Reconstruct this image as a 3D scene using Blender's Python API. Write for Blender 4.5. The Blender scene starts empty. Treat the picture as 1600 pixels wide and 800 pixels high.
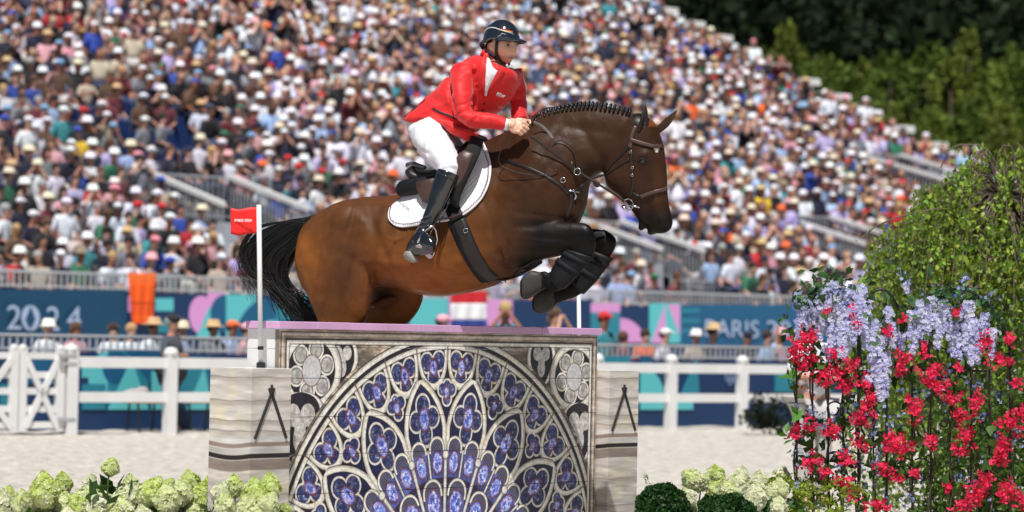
import bpy, bmesh, math, random
import numpy as np
from math import sin, cos, pi, radians
from mathutils import Vector, Matrix
from mathutils.bvhtree import BVHTree
random.seed(7); rng = np.random.default_rng(11)
SC = bpy.context.scene
COL = SC.collection

# ------------------------------------------------------------------ camera
F = 4250.0                      # focal length in pixels of the 1600 px wide photograph
CH = 1.52
pit, rol = math.atan(120/F), radians(1.15)
c_f = Vector((0, cos(pit), sin(pit))); _r0 = Vector((1, 0, 0)); _u0 = Vector((0, -sin(pit), cos(pit)))
c_r = _r0*cos(rol) + _u0*sin(rol); c_u = -_r0*sin(rol) + _u0*cos(rol)
CP = Vector((0, 0, CH))
camd = bpy.data.cameras.new('camera'); cam = bpy.data.objects.new('camera', camd); COL.objects.link(cam)
camd.sensor_width = 36; camd.lens = F/1600*36
camd.clip_start = 0.5; camd.clip_end = 3000
camd.dof.use_dof = True; camd.dof.focus_distance = 17.0; camd.dof.aperture_fstop = camd.lens/1000/0.045
cam.matrix_world = Matrix(((c_r.x, c_u.x, -c_f.x, CP.x), (c_r.y, c_u.y, -c_f.y, CP.y), (c_r.z, c_u.z, -c_f.z, CP.z), (0, 0, 0, 1)))
SC.camera = cam

# ------------------------------------------------------------------ light
SUN_EL = radians(62); SUN_H = Vector((-0.08, -1.0, 0)).normalized()   # direction towards the sun
SUN = SUN_H*cos(SUN_EL) + Vector((0, 0, sin(SUN_EL)))
W = bpy.data.worlds.new('World'); SC.world = W; W.use_nodes = True
nt = W.node_tree; nt.nodes.clear()
sky = nt.nodes.new('ShaderNodeTexSky'); sky.sky_type = 'NISHITA'; sky.sun_disc = False
sky.sun_elevation = SUN_EL; sky.sun_rotation = math.atan2(SUN_H.x, SUN_H.y)
bg = nt.nodes.new('ShaderNodeBackground'); bg.inputs[1].default_value = 0.046
wo = nt.nodes.new('ShaderNodeOutputWorld'); nt.links.new(sky.outputs[0], bg.inputs[0]); nt.links.new(bg.outputs[0], wo.inputs[0])
sd = bpy.data.lights.new('sun', 'SUN'); sd.energy = 5.0; sd.angle = radians(0.53); sd.color = (1, 0.97, 0.93)
so = bpy.data.objects.new('sun', sd); COL.objects.link(so); so.rotation_euler = SUN.to_track_quat('Z', 'Y').to_euler(); so.location = (0, 0, 60)
SC.view_settings.view_transform = 'Standard'; SC.view_settings.look = 'None'; SC.view_settings.exposure = 0.0; SC.view_settings.gamma = 1
SC.render.engine = 'CYCLES'; SC.cycles.max_bounces = 6; SC.cycles.diffuse_bounces = 3; SC.cycles.glossy_bounces = 3
SC.cycles.transparent_max_bounces = 8; SC.cycles.caustics_reflective = False; SC.cycles.caustics_refractive = False

def ray(u, v): return c_f + c_r*((u-800)/F) - c_u*((v-400)/F)
def P(u, v, d): return CP + ray(u, v)*d                       # point seen at (u, v), d metres deep
def hitplane(u, v, o, n):
    q = ray(u, v); return CP + q*((o-CP).dot(n)/q.dot(n))

# ------------------------------------------------------------------ object helpers
def setp(o, label=None, cat=None, group=None, kind=None):
    if label: o['label'] = label
    if cat: o['category'] = cat
    if group: o['group'] = group
    if kind: o['kind'] = kind
    return o
def link(o, parent=None):
    COL.objects.link(o)
    if parent is not None: o.parent = parent
    return o
def empty(name, loc=(0, 0, 0), label=None, cat=None, group=None, mtx=None):
    o = bpy.data.objects.new(name, None); COL.objects.link(o); o.empty_display_size = 0.1
    if mtx is not None: o.matrix_world = mtx
    else: o.location = loc
    return setp(o, label, cat, group)
def mesh(name, vs, fs, m=None, smooth=False, uvs=None, col=None):
    me = bpy.data.meshes.new(name); me.from_pydata([tuple(v) for v in vs], [], fs)
    if m is not None: me.materials.append(m)
    if smooth: me.polygons.foreach_set('use_smooth', [True]*len(me.polygons))
    if col is not None:
        a = me.color_attributes.new('Col', 'FLOAT_COLOR', 'POINT'); c = np.ones((len(vs), 4), dtype=np.float32); c[:, :3] = col
        a.data.foreach_set('color', c.ravel())
    me.update(); return me
def mobj(name, me, parent=None, mtx=None, loc=None, **kw):
    o = bpy.data.objects.new(name, me); link(o, parent)
    if mtx is not None: o.matrix_local = mtx
    if loc is not None: o.location = loc
    return setp(o, **kw)
class MB:
    """collects simple solids into one mesh"""
    def __init__(s): s.v = []; s.f = []
    def add(s, vs, fs):
        b = len(s.v); s.v += [Vector(v) for v in vs]; s.f += [tuple(b+i for i in f) for f in fs]; return s
    def box(s, c, ax, ay, az):      # centre and three half-axis vectors
        c = Vector(c); ax, ay, az = Vector(ax), Vector(ay), Vector(az)
        vs = [c+ax*i+ay*j+az*k for i in (-1, 1) for j in (-1, 1) for k in (-1, 1)]
        return s.add(vs, [(0, 1, 3, 2), (4, 6, 7, 5), (0, 4, 5, 1), (2, 3, 7, 6), (0, 2, 6, 4), (1, 5, 7, 3)])
    def tube(s, pts, r, n=6, cap=True):
        pts = [Vector(p) for p in pts]; m = len(pts); rs = r if isinstance(r, (list, tuple)) else [r]*m
        t0 = (pts[1]-pts[0]).normalized(); a = t0.orthogonal().normalized(); vs = []
        for i, p in enumerate(pts):
            t = (pts[min(i+1, m-1)]-pts[max(i-1, 0)])
            if t.length < 1e-9: t = t0
            t.normalize(); a = (a-t*a.dot(t)).normalized(); b = t.cross(a)
            for k in range(n):
                an = 2*pi*k/n; vs.append(p+(a*cos(an)+b*sin(an))*rs[i])
        fs = [(i*n+k, i*n+(k+1) % n, (i+1)*n+(k+1) % n, (i+1)*n+k) for i in range(m-1) for k in range(n)]
        if cap: fs += [tuple(range(n-1, -1, -1)), tuple((m-1)*n+k for k in range(n))]
        return s.add(vs, fs)
    def loft(s, rings, cap=True):
        n = len(rings[0]); m = len(rings); vs = [p for r in rings for p in r]
        fs = [(i*n+k, i*n+(k+1) % n, (i+1)*n+(k+1) % n, (i+1)*n+k) for i in range(m-1) for k in range(n)]
        if cap: fs += [tuple(range(n-1, -1, -1)), tuple((m-1)*n+k for k in range(n))]
        return s.add(vs, fs)
    def ell(s, c, ax, ay, az, nu=10, nv=7):
        c = Vector(c); ax, ay, az = Vector(ax), Vector(ay), Vector(az); rings = []
        for i in range(1, nv):
            t = pi*i/nv; rings.append([c+az*cos(t)+(ax*cos(2*pi*k/nu)+ay*sin(2*pi*k/nu))*sin(t) for k in range(nu)])
        b = len(s.v); s.loft(rings, cap=False); top = len(s.v); s.v += [c+az, c-az]
        for k in range(nu):
            s.f.append((top, b+(k+1) % nu, b+k)); e = b+(nv-2)*nu; s.f.append((top+1, e+k, e+(k+1) % nu))
        return s
    def lathe(s, prof, n=16, o=(0, 0, 0), ax=(0, 0, 1)):
        o = Vector(o); ax = Vector(ax).normalized(); a = ax.orthogonal().normalized(); b = ax.cross(a)
        return s.loft([[o+ax*z+(a*cos(2*pi*k/n)+b*sin(2*pi*k/n))*max(r, 1e-4) for k in range(n)] for r, z in prof])
    def mesh(s, name, m, smooth=False): return mesh(name, s.v, s.f, m, smooth)
    def obj(s, name, m, parent=None, smooth=False, **kw): return mobj(name, s.mesh(name, m, smooth), parent, **kw)
def bevel(o, w=0.004, seg=2, smooth=True):
    md = o.modifiers.new('bevel', 'BEVEL'); md.width = w; md.segments = seg; md.limit_method = 'ANGLE'; md.angle_limit = radians(40)
    return o
def evalmesh(ob):
    dg = bpy.context.evaluated_depsgraph_get(); dg.update(); return bpy.data.meshes.new_from_object(ob.evaluated_get(dg), depsgraph=dg)
def remeshed(name, mb, vox, smooth_it=6, m=None, fac=0.5):
    me = mb.mesh(name, None); o = bpy.data.objects.new(name, me); COL.objects.link(o)
    r = o.modifiers.new('r', 'REMESH'); r.mode = 'VOXEL'; r.voxel_size = vox
    if smooth_it:
        q = o.modifiers.new('s', 'SMOOTH'); q.iterations = smooth_it; q.factor = fac
    out = evalmesh(o); bpy.data.objects.remove(o); bpy.data.meshes.remove(me); out.name = name
    out.polygons.foreach_set('use_smooth', [True]*len(out.polygons)); out.materials.clear()
    if m is not None: out.materials.append(m)
    return out

# ------------------------------------------------------------------ materials
def mat(name, col=(.5, .5, .5), rough=.6, var=0.0, vscale=5.0, bump=0.0, bscale=40.0, metal=0.0, spec=.5, objcol=False, vcol=False,
        image=None, stretch=(1, 1, 1), col2=None, sheen=0.0, coat=0.0, trans=0.0, detail=6, sub=0.0, bdist=.01):
    m = bpy.data.materials.new(name); m.use_nodes = True; t = m.node_tree; N = t.nodes; L = t.links
    b = N['Principled BSDF']; b.inputs['Roughness'].default_value = rough; b.inputs['Metallic'].default_value = metal
    b.inputs['Specular IOR Level'].default_value = spec; b.inputs['Sheen Weight'].default_value = sheen; b.inputs['Coat Weight'].default_value = coat
    b.inputs['Subsurface Weight'].default_value = sub; b.inputs['Subsurface Radius'].default_value = (.02, .008, .005)
    src = None
    if objcol: src = N.new('ShaderNodeObjectInfo').outputs['Color']
    elif vcol: a = N.new('ShaderNodeAttribute'); a.attribute_name = 'Col'; src = a.outputs['Color']
    elif image is not None: i = N.new('ShaderNodeTexImage'); i.image = image; i.interpolation = 'Cubic'; src = i.outputs['Color']
    tc = N.new('ShaderNodeTexCoord'); mp = N.new('ShaderNodeMapping'); mp.inputs['Scale'].default_value = stretch
    L.new(tc.outputs['Object'], mp.inputs['Vector'])
    if var > 0 or col2 is not None:
        n = N.new('ShaderNodeTexNoise'); n.inputs['Scale'].default_value = vscale; n.inputs['Detail'].default_value = detail; L.new(mp.outputs[0], n.inputs['Vector'])
        mx = N.new('ShaderNodeMix'); mx.data_type = 'RGBA'; mx.clamp_factor = True
        if col2 is not None:
            r = N.new('ShaderNodeMapRange'); r.inputs[1].default_value = .35; r.inputs[2].default_value = .65; L.new(n.outputs['Fac'], r.inputs[0]); L.new(r.outputs[0], mx.inputs['Factor'])
            mx.inputs['A'].default_value = (*col, 1); mx.inputs['B'].default_value = (*col2, 1); src = mx.outputs['Result']
        else:
            mx.blend_type = 'MULTIPLY'; mx.inputs['Factor'].default_value = 1
            r = N.new('ShaderNodeMapRange'); r.inputs[1].default_value = .25; r.inputs[2].default_value = .75; r.inputs[3].default_value = 1-var; r.inputs[4].default_value = 1+var
            L.new(n.outputs['Fac'], r.inputs[0]); L.new(r.outputs[0], mx.inputs['B'])
            if src is None: mx.inputs['A'].default_value = (*col, 1)
            else: L.new(src, mx.inputs['A'])
            src = mx.outputs['Result']
    if src is None: b.inputs['Base Color'].default_value = (*col, 1)
    else: L.new(src, b.inputs['Base Color'])
    if trans > 0:      # thin leaf or petal: some light passes through
        tr = N.new('ShaderNodeBsdfTranslucent'); ms = N.new('ShaderNodeMixShader'); ms.inputs[0].default_value = trans
        if src is None: tr.inputs[0].default_value = (*col, 1)
        else: L.new(src, tr.inputs[0])
        L.new(b.outputs[0], ms.inputs[1]); L.new(tr.outputs[0], ms.inputs[2]); L.new(ms.outputs[0], N['Material Output'].inputs[0])
    if bump > 0:
        n2 = N.new('ShaderNodeTexNoise'); n2.inputs['Scale'].default_value = bscale; n2.inputs['Detail'].default_value = 5; L.new(mp.outputs[0], n2.inputs['Vector'])
        bp = N.new('ShaderNodeBump'); bp.inputs['Strength'].default_value = bump; bp.inputs['Distance'].default_value = bdist
        L.new(n2.outputs['Fac'], bp.inputs['Height']); L.new(bp.outputs[0], b.inputs['Normal'])
    return m
def srgb(*c): return tuple(((x/255+.055)/1.055)**2.4 if x > 10 else x/255/12.92 for x in c)
M_white = mat('white_paint', (.78, .78, .77), .4, .06, 3)
M_galv = mat('galvanised_steel', (.48, .50, .53), .45, .12, 4, metal=.3)
M_black = mat('black_metal', (.015, .015, .017), .45)
M_cloth = mat('cloth', objcol=True, rough=.85, var=.14, vscale=9, bump=.5, bscale=14, bdist=.02, sheen=.2)
M_skin = mat('skin', objcol=True, rough=.55, var=.06, vscale=12)
M_crowd = mat('crowd', vcol=True, rough=.8)
def shade(c, k): return tuple(min(1, x*k) for x in c)
# ------------------------------------------------------------------ ground
M_sand = mat('arena_sand', (.61, .56, .495), .95, .34, 6.5, bump=1.0, bscale=16, bdist=.07, detail=12, stretch=(1, 1, 1))
M_turf = mat('dry_grass', (.10, .13, .04), .95, .4, .5, bump=.6, bscale=8, bdist=.1)
def ground():
    n = 150; xs = np.linspace(-14, 14, n); ys = np.linspace(12, 46, n); vs = []; fs = []
    for y in ys:
        for x in xs:
            vs.append((x, y, 0.006+.012*math.sin(x*9+sin(y*7)*2)*sin(y*11+x*3)+random.uniform(-.012, .012)))
    for j in range(n-1):
        for i in range(n-1): fs.append((j*n+i, j*n+i+1, (j+1)*n+i+1, (j+1)*n+i))
    me = mesh('sand_footing', vs, fs, M_sand, True); setp(mobj('sand_footing', me), kind='structure')
    s = 1200; setp(mobj('ground', mesh('ground', [(-s, -s, -.03), (s, -s, -.03), (s, s, -.03), (-s, s, -.03)], [(0, 1, 2, 3)], mat('ground_sand', (.62, .58, .52), .95, .16, 1.3, bump=.6, bscale=20, bdist=.03))), kind='structure')
ground()

# ------------------------------------------------------------------ stand frame: s along the rows, tau up and back
TH = radians(38); RD = Vector((cos(TH), sin(TH), 0)); NB = Vector((-sin(TH), cos(TH), 0)); NF = -NB
B0 = P(0, 520, 58); B0.z = 0
RUN, RISE, Z0, SL = .80, .328, 1.55, .41
SEND = 42.6
def SP(s, t, z): return B0 + RD*s + NB*t + Vector((0, 0, z))
def stand_hit(u, v, h=1.1):
    q = ray(u, v); k = (Z0+h-CP.z-SL*((B0-CP).dot(NB)*-1.0))/(q.z-SL*q.dot(NB)) if False else (Z0+h+SL*((CP-B0).dot(NB))-CP.z)/(q.z-SL*q.dot(NB))
    p = CP+q*k; return (p-B0).dot(RD), (p-B0).dot(NB)
def uv_of(p):
    d = Vector(p)-CP; D = d.dot(c_f); return 800+F*d.dot(c_r)/D, 400-F*d.dot(c_u)/D, D
NROW = 42
stand = empty('grandstand', SP(20, 10, 0), 'huge sloping grandstand of stepped rows packed with spectators behind the arena', 'grandstand')
stand_inv = Matrix.Translation(-stand.location)
def stpart(name, mb, m, **kw):
    o = mb.obj(name, m, **kw); o.parent = stand; o.matrix_parent_inverse = stand_inv; return o
M_deck = mat('stand_deck', (.030, .036, .055), .7, .3, 2)
mb = MB()
for i in range(NROW):
    t = i*RUN; z = Z0+RISE*i
    c = SP(SEND/2-12, t+RUN/2-.3, z-.4); mb.box(c, RD*(SEND/2+12), NB*(RUN/2), Vector((0, 0, .4)))
stpart('terrace_steps', mb, M_deck)
mb = MB()                                     # steel under-structure seen at the open end
for i in range(0, NROW, 4):
    for s in (SEND-.1, SEND-2):
        z = Z0+RISE*i-.8
        mb.box(SP(s, i*RUN, z/2), RD*.06, NB*.06, Vector((0, 0, z/2)))
o = stpart('support_frame', mb, M_galv); o['kind'] = 'stuff'
for i in range(1, NROW, 2):                   # white end panels, one every second row
    t = i*RUN; z = Z0+RISE*i; m2 = MB()
    m2.box(SP(SEND+.45, t, z+1.24), RD*.36, NB*.40, Vector((0, 0, .12)))
    for a in (-.3, .3): m2.box(SP(SEND+.45, t+a, z+.55), RD*.025, NB*.025, Vector((0, 0, .56)))
    stpart('row_end_panel', m2, M_white)
mb = MB()
mb.tube([SP(SEND+.75, 1, Z0+.33+1.05), SP(SEND+.75, NROW*RUN, Z0+SL*NROW*RUN+1.05)], .03)
mb.tube([SP(SEND+.75, 1, Z0+.33+.8), SP(SEND+.75, NROW*RUN, Z0+SL*NROW*RUN+.8)], .03)
for i in range(1, NROW, 3): mb.box(SP(SEND+.75, i*RUN, Z0+RISE*i+.5), RD*.03, NB*.03, Vector((0, 0, .85)))
stpart('end_railing', mb, M_galv)

# ------------------------------------------------------------------ passages between seat blocks, with sloping handrails
GAPS = []      # (s0, s1, t0, t1) free of people
def picket_panel(mb, a, b, h, n, r=.014, slope_to=None):
    a, b = Vector(a), Vector(b)
    mb.tube([a+Vector((0, 0, h)), b+Vector((0, 0, h))], .03, 6); mb.tube([a+Vector((0, 0, .12)), b+Vector((0, 0, .12))], .02, 4)
    for k in range(n+1):
        p = a.lerp(b, k/n); mb.box(p+Vector((0, 0, h/2+.06)), RD*r, NB*r, Vector((0, 0, h/2-.06)))
M_pink = mat('pink_panel', srgb(205, 150, 205), .6, .05)
M_lav = mat('pale_grey_panel', (.50, .52, .60), .6, .05)
RSL = .25
def passage(u, v, w, ln, lab, pink=False):
    s0, t0 = stand_hit(u, v, 1.15); zt = Z0+SL*t0
    g = empty('stair_passage', SP(s0, t0, zt-.4), lab, 'stair railing', 'stair passages between seat blocks'); inv = Matrix.Translation(-g.location)
    def part(name, mb, m):
        o = mb.obj(name, m); o.parent = g; o.matrix_parent_inverse = inv
    for k in (0, 1):
        s = s0+k*w; mb = MB(); e = SP(s, t0-ln, zt-RSL*ln)
        mb.box((SP(s, t0, zt+1.15)+e+Vector((0, 0, 1.15)))/2, RD*.07, (NB+Vector((0, 0, RSL)))*ln/2, Vector((0, 0, .055)))
        part('handrail', mb, M_white); mb = MB()
        picket_panel(mb, SP(s, t0, zt-.0), e, 1.02, int(ln/.16)); part('pickets', mb, M_galv)
    mb = MB(); picket_panel(mb, SP(s0, t0, zt), SP(s0+w, t0, zt), 1.1, int(w/.16)); part('pickets', mb, M_galv)
    mb = MB(); zc = zt-SL*ln
    mb.box(SP(s0+w/2, t0-ln*.55, zt-SL*ln*.55+.15), RD*(w/2-.1), NB*.04, Vector((0, 0, .55))); part('infill_panel', mb, M_pink if pink else M_lav); mb = MB()
    picket_panel(mb, SP(s0, t0-ln-.4, zt-SL*ln-.3), SP(s0+w, t0-ln-.4, zt-SL*ln-.3), 1.15, int(w/.13)); part('front_pickets', mb, M_galv)
    mb = MB()
    for q in range(int(ln/RUN)):
        mb.box(SP(s0+w/2, t0-q*RUN-.4, zt-SL*(q*RUN+.4)-.25), RD*(w/2), NB*.2, Vector((0, 0, .2)))
    part('stair', mb, M_galv)
    GAPS.append((s0-.25, s0+w+.2, t0-ln-1.5, t0+.5))
passage(230, 268, 2.4, 3.6, 'grey stair railing between the seats, above the red square flag')
passage(905, 342, 1.5, 3.4, 'grey stair railing low in the stand, right of the horse front legs')
passage(1207, 333, 2.4, 4.4, 'grey stair railing with pink panel, low in the stand left of the weeping tree', True)
passage(1322, 235, 2.6, 4.6, 'grey stair railing with pink panel, high near the right end of the stand', True)

# ------------------------------------------------------------------ people
def skinmesh(pts, edges, sub=1, name='person'):
    """pts: {key: (x, y, z, r)}; grows one continuous skin over the joints"""
    keys = list(pts); ix = {k: i for i, k in enumerate(keys)}
    me = bpy.data.meshes.new(name); me.from_pydata([pts[k][:3] for k in keys], [(ix[a], ix[b]) for a, b in edges], [])
    o = bpy.data.objects.new(name, me); COL.objects.link(o); md = o.modifiers.new('s', 'SKIN')
    for i, k in enumerate(keys):
        r = pts[k][3]; sv = me.skin_vertices[0].data[i]; sv.radius = (r, r) if not isinstance(r, tuple) else r
    me.skin_vertices[0].data[0].use_root = True
    if sub: q = o.modifiers.new('q', 'SUBSURF'); q.levels = sub; q.render_levels = sub
    out = evalmesh(o); bpy.data.objects.remove(o); bpy.data.meshes.remove(me); out.name = name
    out.polygons.foreach_set('use_smooth', [True]*len(out.polygons)); return out
def figure(pose):
    """joint positions, feet on z=0, facing -Y"""
    j = {}
    sit = pose['sit']; lean = pose.get('lean', 0)
    hz = .52 if sit else .94
    by = .12 if sit else 0
    j['pelvis'] = (0, by, hz, .135); j['waist'] = (0, by+.01-lean*.1, hz+.2, (.135, .11)); j['chest'] = (0, by-lean*.3, hz+.38, (.165, .12))
    j['neck0'] = (0, by-lean*.42, hz+.53, (.09, .08)); j['neck'] = (0, by-.01-lean*.47, hz+.6, .055)
    hx = pose.get('hx', 0)
    j['head0'] = (hx*.4, by-.035-lean*.5, hz+.66, .075); j['head'] = (hx*.8, by-.03-lean*.52, hz+.76, (.082, .098)); j['head1'] = (hx, by-.02-lean*.52, hz+.835, .062)
    for s, n in ((-1, 'L'), (1, 'R')):
        j['sh'+n] = (s*.17, by-lean*.38, hz+.49, .062); A = pose['arm'][0 if s < 0 else 1]
        e = Vector((s*A[0], by-lean*.3+A[1], hz+A[2])); h = Vector((s*A[3], by-lean*.3+A[4], hz+A[5]))
        j['el'+n] = (*e, .043); j['wr'+n] = (*h, .03); d = (h-e).normalized()*.08; j['ha'+n] = (*(h+d), .036)
        if sit:
            j['hp'+n] = (s*.1, by-.04, hz-.02, .095); j['kn'+n] = (s*.14, by-.46, hz-.01, .065); j['an'+n] = (s*.13, by-.44, .1, .042); j['to'+n] = (s*.14, by-.6, .04, .035)
        else:
            j['hp'+n] = (s*.1, by, hz-.06, .095); j['kn'+n] = (s*.11, by-.02, .5, .062); j['an'+n] = (s*.11, by+.03, .1, .042); j['to'+n] = (s*.13, by-.13, .04, .035)
    return j
LIMB = lambda n: [('chest', 'sh'+n), ('sh'+n, 'el'+n), ('el'+n, 'wr'+n), ('wr'+n, 'ha'+n)]
LEG = lambda n: [('pelvis', 'hp'+n), ('hp'+n, 'kn'+n), ('kn'+n, 'an'+n), ('an'+n, 'to'+n)]
SPINE = [('pelvis', 'waist'), ('waist', 'chest'), ('chest', 'neck0'), ('neck0', 'neck'), ('neck', 'head0'), ('head0', 'head'), ('head', 'head1')]
def sub(j, edges, k, trim=None):
    keys = []
    for a, b in edges:
        for q in (a, b):
            if q not in keys: keys.append(q)
    g = lambda r: tuple(x*k+.008 for x in r) if isinstance(r, tuple) else r*k+.008
    out = {q: (*j[q][:3], g(j[q][3])) for q in keys}
    for a, b, f in (trim or []):
        out[b] = (*(Vector(j[a][:3]).lerp(Vector(j[b][:3]), f)), out[b][3]*1.05)
    return out
lap = (.25, .0, .22, .12, -.24, .08); side = (.27, .02, .2, .26, -.02, -.05); up = (.27, -.12, .3, .09, -.2, .66); clap = (.25, -.08, .25, .03, -.3, .36); cross = (.27, -.02, .24, -.06, -.2, .24); raised = (.3, -.05, .62, .27, -.1, .92)
onknee = (.24, -.1, .2, .16, -.33, .05); binoc = (.24, -.22, .45, .06, -.16, .7)
POSES = {'seat_lap': dict(sit=True, arm=(lap, lap)), 'seat_knee': dict(sit=True, lean=.35, arm=(onknee, onknee)), 'seat_shade': dict(sit=True, hx=.02, arm=(lap, up)),
         'seat_clap': dict(sit=True, arm=(clap, clap)), 'seat_phone': dict(sit=True, lean=.15, arm=(binoc, binoc)), 'seat_turn': dict(sit=True, hx=-.05, arm=(side, lap)),
         'stand': dict(sit=False, arm=(side, side)), 'stand_cross': dict(sit=False, arm=(cross, cross)), 'stand_raise': dict(sit=False, arm=(side, raised)), 'stand_phone': dict(sit=False, arm=(binoc, binoc))}
FIG = {}
for k, ps in POSES.items():
    j = figure(ps); allE = SPINE+LIMB('L')+LIMB('R')+LEG('L')+LEG('R')
    shE = [('pelvis', 'waist'), ('waist', 'chest'), ('chest', 'neck0')]+LIMB('L')[:2]+LIMB('R')[:2]
    body = skinmesh(j, allE, 1, 'person'); body.materials.append(M_skin)
    shirt = skinmesh(sub(j, shE, 1.1, [('shL', 'elL', .97), ('shR', 'elR', .97)]), shE, 1, 'shirt'); shirt.materials.append(M_cloth)
    le = LEG('L')[:3]+LEG('R')[:3]; tr = skinmesh(sub(j, le, 1.12), le, 1, 'trousers'); tr.materials.append(M_cloth)
    le2 = LEG('L')[:2]+LEG('R')[:2]; short = skinmesh(sub(j, le2, 1.14), le2, 1, 'shorts'); short.materials.append(M_cloth)
    lo = [skinmesh(j, allE, 0), skinmesh(sub(j, shE, 1.12, [('shL', 'elL', .95), ('shR', 'elR', .95)]), shE, 0), skinmesh(sub(j, le, 1.15), le, 0)]
    FIG[k] = dict(j=j, body=body, shirt=shirt, trousers=tr, shorts=short, lo=lo, head=Vector(j['head'][:3]))
def hat_mb(kind, n=12):
    h = MB()
    if kind == 'cap':
        h.ell((0, .005, .045), (.108, 0, 0), (0, .122, 0), (0, 0, .088), n, 5)
        h.add([(-.07, -.09, .055), (.07, -.09, .055), (.06, -.2, .035), (-.06, -.2, .035), (-.07, -.09, .07), (.07, -.09, .07), (.06, -.2, .045), (-.06, -.2, .045)], [(0, 3, 2, 1), (4, 5, 6, 7), (0, 1, 5, 4), (1, 2, 6, 5), (2, 3, 7, 6), (3, 0, 4, 7)])
    elif kind == 'bucket': h.lathe([(.150, .012), (.154, .018), (.118, .05), (.106, .12), (.075, .15), (.0, .155)], n)
    elif kind == 'brim': h.lathe([(.215, .035), (.22, .045), (.115, .065), (.11, .13), (.085, .165), (.0, .16)], n)
    elif kind == 'hair': h.ell((0, .022, .03), (.104, 0, 0), (0, .112, 0), (0, 0, .108), n, 6)
    elif kind == 'longhair':
        h.ell((0, .022, .03), (.106, 0, 0), (0, .112, 0), (0, 0, .108), n, 6); h.ell((0, .075, -.08), (.1, 0, 0), (0, .055, 0), (0, 0, .15), 8, 5)
    return h
HATS = {}
for k in ('cap', 'bucket', 'brim', 'hair', 'longhair'):
    nm = {'cap': 'cap', 'bucket': 'bucket_hat', 'brim': 'sun_hat', 'hair': 'hair', 'longhair': 'hair'}[k]
    HATS[k] = (nm, hat_mb(k).mesh(nm, M_cloth, True), hat_mb(k, 8))
SKINS = [srgb(196, 148, 128), srgb(176, 126, 106), srgb(158, 108, 90), srgb(206, 162, 144), srgb(150, 98, 70), srgb(96, 62, 46)]
SHIRTS = [('white', srgb(226, 228, 240), 25), ('pale blue', srgb(160, 185, 225), 7), ('navy', srgb(24, 28, 54), 16), ('black', srgb(22, 22, 28), 17), ('pink', srgb(218, 160, 172), 4), ('red', srgb(180, 35, 45), 3.5),
          ('grey', srgb(120, 124, 132), 7), ('beige', srgb(190, 176, 158), 4), ('royal blue', srgb(45, 75, 165), 4), ('green', srgb(45, 115, 85), 2), ('yellow', srgb(225, 190, 55), .6), ('orange', srgb(235, 105, 45), .8),
          ('teal', srgb(50, 140, 150), 2), ('burgundy', srgb(105, 35, 48), 4), ('lavender', srgb(185, 172, 218), 6), ('brown', srgb(95, 68, 52), 4)]
HATC = {'cap': [('white', srgb(236, 236, 244), 8), ('navy', srgb(32, 38, 70), 3), ('red', srgb(205, 40, 45), 1.3), ('black', srgb(25, 25, 30), 1.5), ('pale blue', srgb(130, 175, 215), 1), ('pink', srgb(235, 150, 165), .8), ('royal blue', srgb(50, 80, 180), .8), ('green', srgb(40, 120, 80), .3)],
        'bucket': [('white', srgb(240, 240, 246), 12), ('cream', srgb(225, 212, 190), 3), ('khaki', srgb(150, 132, 108), 1.5), ('pink', srgb(235, 175, 185), 1), ('orange', srgb(235, 105, 50), .4)],
        'brim': [('straw', srgb(206, 172, 124), 4), ('cream', srgb(226, 212, 190), 4), ('white', srgb(240, 236, 232), 3), ('brown', srgb(150, 112, 78), 1)],
        'hair': [('dark brown', srgb(52, 36, 28), 4), ('black', srgb(24, 20, 20), 3), ('brown', srgb(88, 60, 42), 3), ('blond', srgb(190, 155, 105), 2), ('grey', srgb(165, 162, 160), 2)]}
HATC['longhair'] = HATC['hair']
def pick(tbl): return random.choices(tbl, [x[-1] for x in tbl])[0]
def rand_look(crowd_shift=0):
    hk = random.choices(['cap', 'bucket', 'brim', 'hair', 'longhair'], [36, 15, 8, 26, 15])[0]
    hc = pick(HATC[hk]); sc = pick(SHIRTS); sk = random.choices(SKINS, [5, 5, 3, 4, 1, .6])[0]
    tc = random.choice([srgb(35, 42, 70), srgb(34, 34, 42), srgb(30, 34, 56), srgb(190, 186, 184), srgb(80, 74, 72), srgb(52, 66, 104)])
    return dict(hat=hk, hatc=hc, shirt=sc, skin=sk, legs=tc, bald=False)
HATW = {'cap': 'cap', 'bucket': 'bucket hat', 'brim': 'wide sun hat', 'hair': 'short {} hair', 'longhair': 'long {} hair'}
def hat_words(L):
    if L['hat'] in ('hair', 'longhair'): return HATW[L['hat']].format(L['hatc'][0])
    return L['hatc'][0]+' '+HATW[L['hat']]
def jit(c, a=.06): return tuple(max(0, min(1, x*random.uniform(1-a, 1+a))) for x in c)
def add_person(pose, mtx, L, label, group=None, shorts=False, hatscale=1.0):
    fg = FIG[pose]
    o = bpy.data.objects.new('person', fg['body']); COL.objects.link(o); o.matrix_world = mtx; o.color = (*jit(L['skin']), 1); setp(o, label, 'person', group)
    a = bpy.data.objects.new('shirt', fg['shirt']); link(a, o); a.color = (*jit(L['shirt'][1]), 1)
    b = bpy.data.objects.new('shorts' if shorts else 'trousers', fg['shorts' if shorts else 'trousers']); link(b, o); b.color = (*jit(L['legs']), 1)
    nm, me, _ = HATS[L['hat']]
    c = bpy.data.objects.new(nm, me); link(c, o); c.location = fg['head']; c.scale = (hatscale,)*3; c.color = (*jit(L['hatc'][1]), 1)
    if L['hat'] not in ('hair', 'longhair'):
        d = bpy.data.objects.new('hair', HATS['hair'][1]); link(d, o); d.location = fg['head']+Vector((0, .012, -.01)); d.scale = (.97, .97, .9); d.color = (*pick(HATC['hair'])[1], 1)
    return o
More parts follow.
